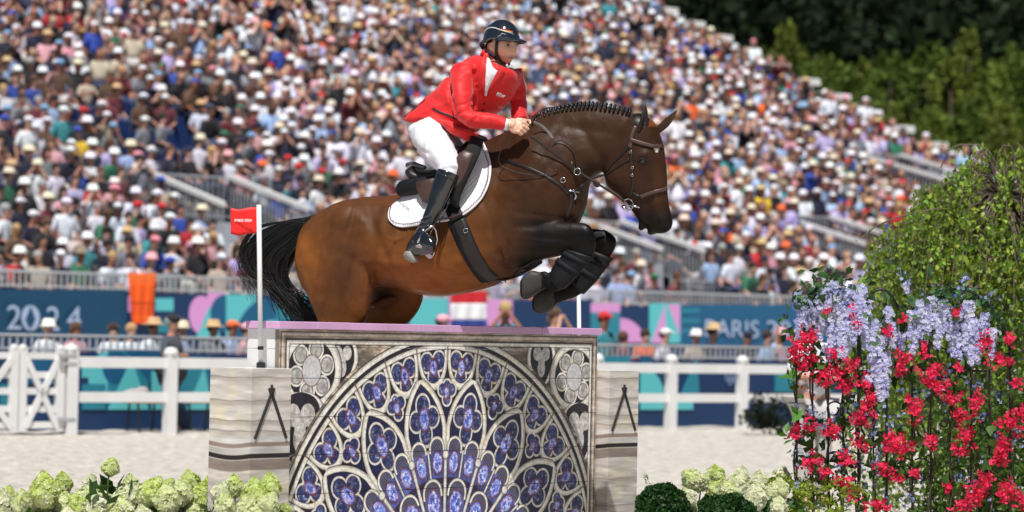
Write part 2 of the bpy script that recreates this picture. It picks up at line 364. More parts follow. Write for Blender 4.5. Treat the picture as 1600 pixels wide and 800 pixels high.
ORD = ['first', 'second', 'third', 'fourth', 'fifth', 'sixth', 'seventh', 'eighth', 'ninth', 'tenth', 'eleventh', 'twelfth', 'thirteenth', 'fourteenth', 'fifteenth', 'sixteenth', 'seventeenth', 'eighteenth', 'nineteenth', 'twentieth']
def ordw(n):
    if n <= 20: return ORD[n-1]
    if n % 10 == 0: return {30: 'thirtieth', 40: 'fortieth', 50: 'fiftieth', 60: 'sixtieth', 70: 'seventieth', 80: 'eightieth'}[n]
    return {2: 'twenty', 3: 'thirty', 4: 'forty', 5: 'fifty', 6: 'sixty', 7: 'seventy', 8: 'eighty'}[n//10]+'-'+ORD[n % 10-1]
SEATS = ['seat_lap', 'seat_knee', 'seat_shade', 'seat_clap', 'seat_phone', 'seat_turn']
ANGF = math.atan2(NF.x, -NF.y)                # turns -Y into the arena direction
cands = []; seats_free = []
for i in range(NROW-2):
    t = i*RUN; z = Z0+RISE*i; s = -14.0+random.random()*.3; n_in_row = 0
    while s < SEND-.35:
        ds = random.uniform(.52, .66); ds *= 1.12 if i > 14 and s < 14 else 1.0
        s += ds
        if any(a < s < b and c < t < d for a, b, c, d in GAPS): continue
        p = SP(s+random.uniform(-.04, .04), t-.02+random.uniform(-.05, .05), z); u, v, D = uv_of(p+Vector((0, 0, 1.2)))
        if u < -240 or u > 1600 or v < -25: continue
        prob = .95
        du, dv = (u-225)/150, (v-185)/62
        if du*du+dv*dv < 1: prob = .42
        if random.random() > prob:
            if du*du+dv*dv < 1.2: seats_free.append((p, i))
            continue
        n_in_row += 1
        hidden = (640 < u < 800 and 60 < v < 300) or (500 < u < 1000 and 330 < v < 480 and u < 900)
        cands.append((hidden, D, i, n_in_row, p, u, v))
vis = sorted([c for c in cands if not c[0] and c[5] > -12], key=lambda c: c[1]); N_IND = 262
chosen = set(id(c) for c in vis[:N_IND])
def person_mtx(p, turn=0.0, sc=1.0): return Matrix.Translation(p) @ Matrix.Rotation(ANGF+turn, 4, 'Z') @ Matrix.Scale(sc, 4)
crowd_parts = []
AIS = [(1330, 'near the right end of the stand'), (1000, 'right of the horse'), (640, 'behind the horse'), (330, 'left of the rider'), (-99, 'far left of the stand')]
for c in cands:
    hidden, D, i, n, p, u, v = c
    L = rand_look()
    if u < 420 and v < 230 and random.random() < .3: L['shirt'] = random.choice([s_ for s_ in SHIRTS if s_[0] in ('navy', 'black', 'brown', 'burgundy', 'grey')])  # extra dark shirts at upper left stand in for deep shadow
    pose = random.choices(SEATS, [6, 5, 1.2, .8, 1, 4])[0]; turn = random.gauss(0, .3); sc = random.uniform(1.08, 1.2)
    if random.random() < .04: pose = random.choice(['stand', 'stand_phone']); 
    if i < 2 and pose.startswith('stand'): pose = 'seat_lap'
    mtx = person_mtx(p, turn, sc)
    if id(c) in chosen:
        lab = '%s top and %s, %s from left, %s stand row' % (L['shirt'][0], hat_words(L), ordw(n), ordw(i+1))
        add_person(pose, mtx, L, lab, 'spectators seated in the lower rows of the stand', hatscale=random.uniform(.9, 1.02))
    else: crowd_parts.append((pose, mtx, L))
# the rest of the crowd: one mass
TPL = {}
for k, fg in FIG.items():
    for hk, (nm, me, hmb) in HATS.items():
        V = []; Fc = []; part = []; b = 0
        for pi_, me2 in enumerate(fg['lo']):
            co = np.empty(len(me2.vertices)*3, dtype=np.float32); me2.vertices.foreach_get('co', co); co = co.reshape(-1, 3); V.append(co)
            me2.calc_loop_triangles(); tr = np.empty(len(me2.loop_triangles)*3, dtype=np.int32); me2.loop_triangles.foreach_get('vertices', tr); Fc.append(tr.reshape(-1, 3)+b)
            part += [pi_]*len(co); b += len(co)
        co = np.array([tuple(x*.95+fg['head']) for x in hmb.v], dtype=np.float32); V.append(co); part += [3]*len(co)
        tri = [(f[0], f[q], f[q+1]) for f in hmb.f for q in range(1, len(f)-1)]; Fc.append(np.array(tri, dtype=np.int32)+b)
        TPL[k, hk] = (np.concatenate(V), np.concatenate(Fc), np.array(part))
def tri_mesh(name, V, T, C, m, smooth=False):
    me = bpy.data.meshes.new(name); nv, nt_ = len(V), len(T)
    me.vertices.add(nv); me.vertices.foreach_set('co', V.astype(np.float32).ravel())
    me.loops.add(nt_*3); me.loops.foreach_set('vertex_index', T.astype(np.int32).ravel())
    me.polygons.add(nt_); me.polygons.foreach_set('loop_start', np.arange(0, nt_*3, 3, dtype=np.int32))
    if smooth: me.polygons.foreach_set('use_smooth', np.ones(nt_, dtype=bool))
    if C is not None:
        a = me.color_attributes.new('Col', 'FLOAT_COLOR', 'POINT'); cc = np.ones((nv, 4), dtype=np.float32); cc[:, :3] = C; a.data.foreach_set('color', cc.ravel())
    me.update(calc_edges=True); me.materials.append(m); return me
VV = []; TT = []; CC = []; b = 0
for pose, mtx, L in crowd_parts:
    V, T, pt = TPL[pose, L['hat']]; Mx = np.array(mtx); VV.append(V @ Mx[:3, :3].T + Mx[:3, 3]); TT.append(T+b); b += len(V)
    pal = np.array([jit(L['skin']), jit(L['shirt'][1]), L['legs'], jit(L['hatc'][1])]); CC.append(pal[pt])
me = tri_mesh('spectator_crowd', np.concatenate(VV), np.concatenate(TT), np.concatenate(CC), M_crowd, True)
mobj('spectator_crowd', me, label='dense mass of seated spectators filling the upper rows of the grandstand', cat='crowd', kind='stuff')
# empty folded seats
M_seat = mat('navy_seat_plastic', srgb(28, 44, 86), .25, .1)
sm = MB(); sm.box((0, .12, .3), (.21, 0, 0), (0, .03, .01), (0, .02, .22)).box((0, .2, .62), (.2, 0, 0), (0, .025, 0), (0, .05, .22)).box((0, .2, .2), (.03, 0, 0), (0, .03, 0), (0, 0, .2))
seat_me = sm.mesh('stadium_seat', M_seat)
rowc = {}
for p, i in seats_free[:120]:
    rowc[i] = rowc.get(i, 0)+1
    mobj('stadium_seat', seat_me, mtx=person_mtx(p), label='empty navy folding seat, %s gap from left in the %s row' % (ordw(rowc[i]), ordw(i+1)), cat='seat', group='empty navy seats left of the rider')
# ------------------------------------------------------------------ the wall jump
YAW = radians(50); PD = Vector((cos(YAW), sin(YAW), 0)); PN = Vector((sin(YAW), -cos(YAW), 0))
PQ = P(437, 513, 15.95); PO = Vector((PQ.x, PQ.y, 0)); Z = Vector((0, 0, 1))
def pan(u, v, off=0.0):        # pixel -> (a, z) on the panel plane
    p = hitplane(u, v, PO+PN*off, PN); return (p-PO).dot(PD), p.z
PW = pan(934, 520)[0]; ZT = (pan(437, 513)[1]+pan(934, 525)[1])/2
def noise2(h, w, cell, oct_=3, seed=0):
    g = np.random.default_rng(seed); out = np.zeros((h, w)); amp = 1; tot = 0
    for o in range(oct_):
        cy, cx = max(2, int(h/cell[0])+2), max(2, int(w/cell[1])+2); lo = g.random((cy, cx))
        ys = np.linspace(0, cy-1.001, h); xs = np.linspace(0, cx-1.001, w); y0 = ys.astype(int); x0 = xs.astype(int); fy = ys-y0; fx = xs-x0
        fy = (fy*fy*(3-2*fy))[:, None]; fx = (fx*fx*(3-2*fx))[None, :]
        v = lo[y0][:, x0]*(1-fy)*(1-fx)+lo[y0+1][:, x0]*fy*(1-fx)+lo[y0][:, x0+1]*(1-fy)*fx+lo[y0+1][:, x0+1]*fy*fx
        out += v*amp; tot += amp; amp *= .55; cell = (max(1.5, cell[0]/2), max(1.5, cell[1]/2))
    return out/tot
def make_image(name, arr):     # arr: rows from the bottom up, sRGB 0..1
    h, w, _ = arr.shape; im = bpy.data.images.new(name, w, h); px = np.ones((h, w, 4), dtype=np.float32); px[:, :, :3] = np.clip(arr, 0, 1)
    im.pixels.foreach_set(px.ravel()); im.pack(); return im
RES = 620; ZB = .30
iw, ih = int(PW*RES), int((ZT-ZB)*RES)
A, ZZ = np.meshgrid((np.arange(iw)+.5)/RES, ZB+(np.arange(ih)+.5)/RES)
def C3(*c): return np.array(c)/255.
n1 = noise2(ih, iw, (30, 34), 4, 1); n2 = noise2(ih, iw, (12, 12), 3, 2); n3 = noise2(ih, iw, (16, 60), 3, 3); n4 = noise2(ih, iw, (6, 6), 2, 4)
img = C3(128, 116, 104)[None, None]*(.45+1.1*n3[..., None])+C3(70, 62, 48)*(np.clip(n3-.5, 0, 1)[..., None]*2.0)
def blend(al, c):
    global img
    al = np.clip(al, 0, 1)[..., None]; img = img*(1-al)+c*al
def aa(d, px=1.3): return np.clip(.5-d*RES/px, 0, 1)
# glass colours: blotches of blue, violet and white
gl = C3(40, 48, 104)[None, None]*np.ones((ih, iw, 1))
for thr, cc, nn in ((.46, C3(56, 70, 132), n1), (.54, C3(108, 118, 172), n2), (.58, C3(112, 106, 150), .96-n1), (.65, C3(198, 204, 228), n2*.6+n4*.4), (.64, C3(150, 120, 90), (1-n2)*.6+n1*.4)):
    al = np.clip((nn-thr)*9, 0, 1)[..., None]; gl = gl*(1-al)+cc*al
stk = noise2(ih, iw, (5, 22), 2, 9)*.5+noise2(ih, iw, (22, 5), 2, 10)*.5; gl = gl*(.76+.86*stk[..., None])
dk = C3(34, 30, 42)[None, None]*(.6+.8*n2[..., None])
cream = C3(246, 241, 230)[None, None]*(.86+.24*n2[..., None])-C3(0, 12, 34)*np.clip(n1-.52, 0, 1)[..., None]*2.2
brown = C3(120, 92, 66)[None, None]*(.7+.6*n1[..., None])
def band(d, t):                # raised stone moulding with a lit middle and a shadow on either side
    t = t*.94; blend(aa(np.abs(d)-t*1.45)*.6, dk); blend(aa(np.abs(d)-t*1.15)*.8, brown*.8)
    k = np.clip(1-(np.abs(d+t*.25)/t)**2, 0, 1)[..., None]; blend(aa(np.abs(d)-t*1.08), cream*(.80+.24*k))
def disc(x, y, cx, cy, rx, ry=None):
    ry = ry or rx; q = np.sqrt(((x-cx)/rx)**2+((y-cy)/ry)**2); return (q-1)*min(rx, ry)
ca, cz = pan(692, 915); RR = pan(692, 521)[1]-cz
X, Y = (A-ca), (ZZ-cz); r = np.sqrt(X*X+Y*Y); th = np.arctan2(X, Y); inside = r < RR
img[inside] = dk[inside]
def fold(period, off=0.0): return ((th-off+period/2) % period)-period/2
S1 = radians(11.25); S2 = radians(22.5)
def loc(period, off): f = fold(period, off); return r*np.sin(f)/RR, r*np.cos(f)/RR
def ins(d): return aa(d*RR)
def lobes(x, y, cs, fill, line=.0045, dark=True):
    cs = [(c[0]*1.05, c[1]*1.05)+tuple(q*1.12 for q in c[2:]) for c in cs]
    d = np.min([disc(x, y, *c) for c in cs], axis=0); m = inside
    if dark: blend(ins(d)*m, fill)
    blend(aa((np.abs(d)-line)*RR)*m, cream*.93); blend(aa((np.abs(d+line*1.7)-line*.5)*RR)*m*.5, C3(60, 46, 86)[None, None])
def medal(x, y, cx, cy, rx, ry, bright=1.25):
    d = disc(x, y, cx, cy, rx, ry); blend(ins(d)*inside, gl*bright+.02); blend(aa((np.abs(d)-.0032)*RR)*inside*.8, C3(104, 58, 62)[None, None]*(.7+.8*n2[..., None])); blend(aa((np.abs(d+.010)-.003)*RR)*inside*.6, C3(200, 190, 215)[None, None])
xo, yo = loc(S1, S1/2)         # 32 outer cells
xo2, yo2 = xo, yo-.868
glz = gl*.75
blend(((r/RR) < .72)*((r/RR) > .0)*.75*inside, C3(22, 26, 66)[None, None]*(.6+.9*n1[..., None]))
lobes(xo2, yo2, [(-.034, .022, .034, .036), (.034, .022, .034, .036), (0, -.04, .030, .036)], glz)
medal(xo2, yo2, 0, .0, .024, .036)
w = .083*np.sqrt(np.clip(1-((yo2-.06)/.145)**2, 0.0, 1)); dU = np.where(yo2 > .055, np.abs(xo2)-.083, (np.sqrt((xo2/.083)**2+((yo2-.055)/.135)**2)-1)*.083)
okU = (r/RR > .70)
band(np.where(okU & (r/RR < .945), dU*RR+.004, 9), .0085*RR)
xq, yq = loc(S2, 0); yq = yq-.765      # small quatrefoils
lobes(xq, yq, [(-.024, .012, .026), (.024, .012, .026), (0, -.024, .024), (0, .03, .02)], glz); medal(xq, yq, 0, 0, .018, .026)
xa, ya = loc(S2, S2/2)         # 16 pointed arches
w0, y0, rho = .112, .615, .26
wy = np.where(ya > y0, np.sqrt(np.clip(rho**2-(ya-y0)**2, 0, None))-(rho-w0), ya*math.tan(radians(10.3)))
slope = np.where(ya > y0, (ya-y0)/np.sqrt(np.clip(rho**2-(ya-y0)**2, 1e-4, None)), .18)
dA = (np.abs(xa)-wy)/np.sqrt(1+slope**2)
blend(ins(dA)*(ya > .45)*.9*inside, C3(20, 22, 56)[None, None]*(.5+n1[..., None])+gl*.12)
lob = [(0, .052, .036, .042), (0, -.056, .032, .044), (-.045, 0, .036, .038), (.045, 0, .036, .038)]
lobes(xa, ya-.672, lob, glz*.9); medal(xa, ya-.672, 0, 0, .031, .047, 1.35)
band(np.where((ya > .45) & (ya < .83), dA*RR, 9), .0115*RR)
# lancets
lat = (np.abs(((A+ZZ)*RES % 13)-6.5) < 1.1) | (np.abs(((A-ZZ)*RES % 13)-6.5) < 1.1)
def lancets(period, off, top, rad, y_lo, wtan, mr):
    xl, yl = loc(period, off); yc = top-rad
    d = np.where(yl > yc, np.sqrt(xl**2+(yl-yc)**2)-rad, np.abs(xl)-np.minimum(rad, yl*wtan)); sel = (yl > y_lo)
    blend(ins(d)*sel*inside, C3(58, 70, 138)[None, None]*(.6+.9*n1[..., None])); blend(ins(d)*sel*lat*.55*inside, C3(170, 176, 215)[None, None]*(.5+n1[..., None]))
    blend(ins(d)*(yl > yc-.01)*.55*inside, C3(70, 60, 60)[None, None]); blend(ins(d)*(yl > yc-.01)*lat*.5*inside, cream*.7)
    medal(xl, yl-mr, 0, 0, rad*.74, rad*1.12, 1.5)
    band(np.where(sel & (yl > yc-.02), d*RR, 9), .0058*RR)
    return xl, yl
blend((r/RR < .42)*inside*.9, C3(26, 24, 62)[None, None]*(.6+.9*n1[..., None]))
lancets(S1, S1/2, .590, .041, .40, math.tan(radians(4.6)), .490)
blend(((r/RR < .43) & (r/RR > .405))*.8*1.0, C3(46, 26, 52)[None, None]*np.ones((ih, iw, 1)))
xm, ym = loc(S1, 0); band(np.where((ym < .545) & (ym > .42), np.abs(xm)*RR, 9), .0052*RR)
lancets(S2, S2/2, .425, .052, .0, math.tan(radians(9)), .330)
xm, ym = loc(S2, 0); band(np.where((ym < .535), np.abs(xm)*RR, 9), .0085*RR); dk_ = disc(xm, ym, 0, .52, .012); band(np.where(dk_ < .02, dk_*RR+.004, 9), .008*RR)
blend(ins(dk_)*inside, cream)
for rr_, tt in ((.985, .0135), (.948, .0125)): band(r-RR*rr_, tt*RR*.8)
xs_, ys_ = loc(S1, 0); blend((np.abs(xs_)*RR < .006)*(ys_ > .935)*(r < RR)*.8, brown)
# corner ornaments
out = r > RR*1.012
def orn(u, v, kind, k=1.0):
    a0, z0 = pan(u, v); x, y = A-a0, ZZ-z0; near = (np.abs(x) < .5) & (np.abs(y) < .5) & out
    g = C3(232, 227, 222)[None, None]*(.66+.5*n2[..., None])
    def bl(al, c): blend(al*near, c)
    if kind == 6:
        d = disc(x, y, 0, 0, .228*k, .208*k); bl(aa(d), dk*1.1)
        for q in range(6):
            an = radians(15+60*q); px, py = .132*k*sin(an), .128*k*cos(an); dd = disc(x, y, px, py, .066*k, .064*k)
            bl(aa(dd), g*(1.05-.7*np.clip(-(dd/.06), 0, 1)[..., None]*.4)); bl(aa(np.abs(dd+.006)-.005), cream); bl(aa(np.abs(dd+.018)-.004)*.4, dk)
        dd = disc(x, y, 0, 0, .078*k, .090*k); bl(aa(np.abs(dd)-.006)*.8, brown); bl(aa(dd), C3(214, 212, 214)[None, None]*(.9+.15*n2[..., None]))
        band(np.where(near & (d < .1), d, 9), .024)
    else:
        h = .16*k; yy = y+.02; wv = np.where(yy > 0, .15*k*np.sqrt(np.clip(1-(yy/(.165*k))**4, 0, 1)), .15*k*np.sqrt(np.clip(1+yy/(.19*k), 0, 1))); d = (np.abs(x)-wv)*.85; d = np.where((yy > .165*k) | (yy < -.19*k), 9, d)
        bl(aa(d), dk*1.1)
        for px, py, rx, ry in ((-.05, .04, .05, .055), (.05, .04, .05, .055), (0, -.07, .045, .07), (0, -.01, .04, .05)):
            dd = disc(x, y, px*k, py*k, rx*k, ry*k); bl(aa(dd), g*.95); bl(aa(np.abs(dd+.006)-.004)*.6, cream*.85)
        band(np.where(near, d, 9), .014)
orn(535, 560, 3, .80); orn(846, 561, 3, .86); orn(487, 579, 6); orn(897, 589, 6, 1.0); orn(469, 662, 3, 1.25); orn(905, 669, 3, 1.15); orn(462, 740, 3, .8)
for rr_, tt in ((.985, .0135),): band(np.where(r > RR*.96, r-RR*rr_, 9), tt*RR*.8)
# frame border
e1 = np.minimum(np.minimum(A, PW-A), ZT-ZZ)
bc = C3(182, 166, 148)[None, None]*(.65+.6*n3[..., None])+C3(40, 18, 0)*np.clip(n1-.5, 0, 1)[..., None]
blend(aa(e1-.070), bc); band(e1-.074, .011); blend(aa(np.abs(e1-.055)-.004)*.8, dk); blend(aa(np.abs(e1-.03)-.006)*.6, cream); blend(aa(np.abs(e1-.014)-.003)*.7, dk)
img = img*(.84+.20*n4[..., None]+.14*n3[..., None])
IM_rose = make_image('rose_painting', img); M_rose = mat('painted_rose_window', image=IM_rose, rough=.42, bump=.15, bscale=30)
jump = empty('wall_jump', PO, 'jump wall painted with a blue and cream rose window under lilac tiles', 'jump'); JI = Matrix.Translation(-PO)
def jp(o, par=None):
    o.parent = par or jump; o.matrix_parent_inverse = JI; return o
seams = [ZT]+[pan(700, v)[1] for v in (545, 591, 648, 704, 762)]
zz = seams[-1]
while zz > .05: zz -= seams[-2]-seams[-1]+.0; seams.append(max(zz, 0.02))
TH_ = .235
def uvmesh(name, vs, fs, uvf, ms, mi):
    me = bpy.data.meshes.new(name); me.from_pydata([tuple(v) for v in vs], [], fs)
    for m in ms: me.materials.append(m)
    uv = me.uv_layers.new(name='uv')
    for p in me.polygons:
        p.material_index = mi[p.index]
        for li in p.loop_indices: uv.data[li].uv = uvf(me.vertices[me.loops[li].vertex_index].co)
    return me
M_panelside = mat('panel_edge', (.25, .2, .16), .6)
for i in range(len(seams)-1):
    z1, z0 = seams[i]-.0015, seams[i+1]+.0015
    if z1-z0 < .03: continue
    vs = []
    for n_ in (0, -.03):
        for a_, z_ in ((0, z0), (PW, z0), (PW, z1), (0, z1)): vs.append(PO+PD*a_+PN*n_+Z*z_)
    fs = [(0, 1, 2, 3), (5, 4, 7, 6), (4, 0, 3, 7), (1, 5, 6, 2), (3, 2, 6, 7), (4, 5, 1, 0)]
    me = uvmesh('painted_plank', vs, fs, lambda co: ((Vector(co)-PO).dot(PD)/PW, (co.z-ZB)/(ZT-ZB)), [M_rose, M_panelside], [0, 1, 1, 1, 1, 1])
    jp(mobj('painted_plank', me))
mb = MB(); mb.box(PO+PD*(PW/2)-PN*(TH_/2+.017)+Z*(ZT/2-.06), PD*(PW/2-.012), PN*(TH_/2-.017), Z*(ZT/2-.06)); jp(mb.obj('core', M_black))
zs = [ZT, pan(420, 545, 0)[1], pan(420, 575)[1]]; zs += [z for z in [zs[-1]-.12, zs[-1]-.34, zs[-1]-.6, 0.02]]
for i in range(len(zs)-1):                     # white end boards
    for a_, nm in ((0.0, 'end_board'), (PW-.012, 'end_board')):
        m2 = MB(); m2.box(PO+PD*(a_+.006)-PN*(TH_/2+.033)+Z*((zs[i]+zs[i+1])/2), PD*.006, PN*(TH_/2-.003), Z*((zs[i]-zs[i+1])/2-.0015)); jp(m2.obj(nm, M_white))
M_lilac = mat('lilac_tile_paint', srgb(214, 168, 208), .5, .10, 5, bump=.2, bscale=14, stretch=(1, 1, .4), bdist=.004)
NT = 11; a_s = [-.03]+[pan(u, 507)[0] for u in (491, 545, 597, 649, 699, 749, 797, 844, 890)]+[PW+.02]
for i in range(len(a_s)-1):
    m2 = MB(); m2.box(PO+PD*((a_s[i]+a_s[i+1])/2)-PN*(TH_/2-.002)+Z*(ZT+.0235+random.uniform(-.001, .001)), PD*((a_s[i+1]-a_s[i])/2-.0015), PN*(TH_/2+.022), Z*.0225)
    jp(bevel(m2.obj('cap_tile', M_lilac), .004))
# pillars
IPW = .66; pw, ph = int(IPW*520), int(1.29*520)
def pillar_img(seed):
    a, z = np.meshgrid((np.arange(pw)+.5)/520, (np.arange(ph)+.5)/520); m1 = noise2(ph, pw, (14, 90), 4, seed); m2_ = noise2(ph, pw, (40, 50), 3, seed+1); m3 = noise2(ph, pw, (5, 60), 2, seed+2)
    im = C3(218, 211, 204)[None, None]*(.80+.34*m1[..., None])+(C3(12, 9, -12)*np.clip(m2_-.5, 0, 1)[..., None]*3)
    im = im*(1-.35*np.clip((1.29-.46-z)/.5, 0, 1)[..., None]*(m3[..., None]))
    wob = .0025*np.sin(a*14+seed)+.002*np.sin(a*31)
    for zc in (1.235, 1.10, .985, .925, .56, .38, .2):
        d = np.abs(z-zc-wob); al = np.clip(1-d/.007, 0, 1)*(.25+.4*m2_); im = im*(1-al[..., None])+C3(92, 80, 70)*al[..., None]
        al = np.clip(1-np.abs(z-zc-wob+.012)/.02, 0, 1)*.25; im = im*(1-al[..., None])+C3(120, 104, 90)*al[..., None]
    sag = -.015*np.sin(np.clip(a/.34, 0, 1)*pi)
    def hb(z0, z1, c, al=1.0):
        nonlocal im
        k = (np.clip((z-z0-sag)/.006, 0, 1)*np.clip((z1+sag-z)/.006, 0, 1)*al)[..., None]; im = im*(1-k)+c*k*(.85+.3*m1[..., None])
    hb(.865, .895, C3(222, 218, 216)); hb(.835, .865, C3(150, 132, 124)); hb(.800, .835, C3(198, 192, 190)); hb(.768, .800, C3(38, 30, 30)); hb(.70, .768, C3(120, 104, 96), .75)
    return im
def pillar(a0, q0, wf, wd, zt, seed, lab):
    o0 = PO+PD*a0+PN*q0; g = empty('jump_pillar', o0, lab, 'pillar', 'painted stone pillars beside the wall jump'); inv = Matrix.Translation(-o0)
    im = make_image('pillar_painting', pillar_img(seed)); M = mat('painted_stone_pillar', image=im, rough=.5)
    vs = []
    for (x, y) in ((0, 0), (wf, 0), (wf, -wd), (0, -wd)): vs.append(o0+PD*x+PN*y); vs.append(o0+PD*x+PN*y+Z*zt)
    split = wd/(wd+wf)
    fs = [(0, 2, 3, 1), (6, 0, 1, 7), (2, 4, 5, 3), (4, 6, 7, 5), (1, 3, 5, 7)]
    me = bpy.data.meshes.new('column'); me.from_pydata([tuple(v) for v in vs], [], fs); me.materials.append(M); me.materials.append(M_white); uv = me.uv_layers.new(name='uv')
    rects = [(split, 1), (0, split), (0, split), (split, 1)]
    for p in me.polygons:
        if p.index == 4: p.material_index = 1; continue
        x0, x1 = rects[p.index]
        for li, c in zip(p.loop_indices, ((x0, 0), (x1, 0), (x1, 1), (x0, 1))): uv.data[li].uv = c
    o = mobj('column', me); o.parent = g; o.matrix_parent_inverse = inv; bevel(o, .002)
    # compass-shaped emblem of two dark bars with a small sprig on top
    mb = MB(); cx = wf*.5; f = lambda x, z: o0+PD*x+PN*.004+Z*z
    top, bot = zt-.15, zt-.405
    for sgn in (-1, 1):
        a_, b_ = f(cx+sgn*.004, top), f(cx+sgn*.128, bot); t = (b_-a_).normalized(); nn = t.cross(PN); mb.box((a_+b_)/2, t*((b_-a_).length/2), nn*.0085, PN*.004)
    for sgn, ln in ((-1, .035), (0, .055), (1, .035)):
        a_, b_ = f(cx, top-.01), f(cx+sgn*.022, top+ln); t = (b_-a_).normalized(); nn = t.cross(PN); mb.box((a_+b_)/2, t*((b_-a_).length/2), nn*.007, PN*.004)
    e = mb.obj('emblem', mat('emblem_dark', (.03, .03, .028), .5)); e.parent = g; e.matrix_parent_inverse = inv
    return g
ZP = CP.z-62.5/268
pillar(-.345, .125, .325, .34, ZP, 21, 'pale painted stone pillar at the left end of the rose window wall')
pillar(PW+.015, .095, .325, .34, ZP-.005, 31, 'pale painted stone pillar at the right end of the rose window wall')
# flag poles
M_pole = mat('pole_white', (.74, .74, .74), .35)
def pole(u0, v0, u1, v1, d, lab, flag):
    a, b = P(u0, v0, d), P(u1, v1, d); g = empty('flag_pole', a, lab, 'pole', 'white poles marking the jump'); inv = Matrix.Translation(-a)
    def part(n, mb, m, sm=False, par=None):
        o = mb.obj(n, m, smooth=sm); o.parent = par or g; o.matrix_parent_inverse = inv; return o
    part('pole', MB().tube([a, b], .0145, 12), M_pole, True)
    part('base_cup', MB().tube([a-Vector((0, 0, .01)), a+Vector((0, 0, .025))], .026, 12), M_black)
    if not flag: return
    part('clip', MB().tube([a+(b-a)*.105, a+(b-a)*.125], .0175, 10), M_black)
    up = (b-a).normalized(); n = 26; vs = []; w = .152; h = .152
    fwd = c_f; lf = -(c_r)
    for yy in range(9):
        for x in range(n+1):
            s = x/n; p = b-up*(.020+h*yy/8)+lf*(.012+w*s)+up*(.006*sin(s*2*pi+.4))+fwd*(.012*sin(s*5+.4))
            vs.append(p)
    fs = [(y*(n+1)+x, y*(n+1)+x+1, (y+1)*(n+1)+x+1, (y+1)*(n+1)+x) for y in range(8) for x in range(n)]
    fl = mobj('flag_cloth', mesh('flag_cloth', vs, fs, mat('red_flag', srgb(232, 32, 30), .6, .03), True)); sol = fl.modifiers.new('s', 'SOLIDIFY'); sol.thickness = .002
    fl.parent = g; fl.matrix_parent_inverse = inv
    t = text3('PARIS 2024', b-up*(.020+h*.47)+lf*(.012+w*.52)-fwd*.016, -lf, up, .021, mat('flag_print', (.8, .78, .78), .6), bold=.0006); t.name = 'lettering'; t.parent = g; t.matrix_parent_inverse = inv
def text3(s, c, xd, yd, size, m, bold=0.0, ext=.0008, space=1.0, align='CENTER'):
    cu = bpy.data.curves.new('lettering', 'FONT'); cu.body = s; cu.size = size; cu.align_x = align; cu.align_y = 'CENTER'; cu.extrude = ext; cu.offset = bold; cu.space_character = space; cu.resolution_u = 3
    o = bpy.data.objects.new('lettering', cu); COL.objects.link(o); me = evalmesh(o); bpy.data.objects.remove(o)
    me.materials.clear(); me.materials.append(m); me.name = 'lettering'; ob = bpy.data.objects.new('lettering', me); COL.objects.link(ob)
    xd = Vector(xd).normalized(); yd = Vector(yd); yd = (yd-xd*yd.dot(xd)).normalized(); z = xd.cross(yd); c = Vector(c)
    ob.matrix_world = Matrix(((xd.x, yd.x, z.x, c.x), (xd.y, yd.y, z.y, c.y), (xd.z, yd.z, z.z, c.z), (0, 0, 0, 1))); return ob
dpl = hitplane(407, 573, PO+PN*.02, PN).y
pole(407.5, 573, 404.5, 320, dpl, 'thin white pole with a small red square flag on the left pillar', True)
pr = PO+PD*(PW+.235)-PN*.30; ur, vr, dr = uv_of(Vector((pr.x, pr.y, .03)))
pole(ur+2, vr, ur-3, 405, dr, 'thin white pole rising behind the right end of the jump', False)

# ------------------------------------------------------------------ white arena fence and gate
FB = P(268, 678, 38.2); FB.z = 0
def on_line(u, base, z=0.0):
    n = NB; p = hitplane(u, 520, base, n); s = (p-base).dot(RD); return s
s1, s2, s3 = on_line(268, FB), on_line(1050, FB), on_line(1160, FB)
def FP(s, z, off=0.0): return FB+RD*s+NB*off+Z*z
def seg(mb, a, b, hw, hh):
    a, b = Vector(a), Vector(b); t = (b-a); L_ = t.length/2; t.normalize(); up = Z if abs(t.z) < .9 else RD; sd_ = t.cross(up).normalized(); up2 = sd_.cross(t); mb.box((a+b)/2, t*L_, sd_*hw, up2*hh)
fence = empty('white_fence', FB, 'white two-rail arena fence with domed posts behind the jump', 'fence'); FI = Matrix.Translation(-FB)
def fpart(n, mb, m=M_white, sm=False, par=None):
    o = mb.obj(n, m, smooth=sm); o.parent = par or fence; o.matrix_parent_inverse = FI; return o
npost = 5; sp = (s2-s1)/round((s2-s1)/(s3-s2)); posts = [s1+(sp*k) for k in range(-0, 14)]
for s in posts:
    mb = MB(); mb.box(FP(s, .56), RD*.075, NB*.075, Z*.56); mb.lathe([(.10, 1.12), (.105, 1.135), (.098, 1.17), (.06, 1.215), (0, 1.225)], 12, FP(s, 0)); fpart('post', mb, M_white)
s0g = on_line(112, FB)
for i in range(-1, len(posts)-1):
    a_ = posts[i] if i >= 0 else s0g; b_ = posts[i+1]
    for zz_, hh in ((1.0, .075), (.52, .07)):
        mb = MB(); seg(mb, FP(a_+.03, zz_), FP(b_-.03, zz_), .022, hh); fpart('rail', mb)
gate = empty('white_gate', FP(s0g, 0), 'white gate with crossed braces at the left end of the arena fence', 'gate')
def gpart(n, mb, m=M_white):
    o = mb.obj(n, m); o.parent = gate; o.matrix_parent_inverse = Matrix.Translation(-FP(s0g, 0)); return o
sA, sB, sC = on_line(30, FB), on_line(95, FB), s0g; sD = on_line(-60, FB)
mb = MB(); mb.box(FP(sC, .58), RD*.08, NB*.08, Z*.58); mb.lathe([(.10, 1.16), (.105, 1.18), (.09, 1.22), (0, 1.26)], 12, FP(sC, 0)); gpart('gate_post', mb)
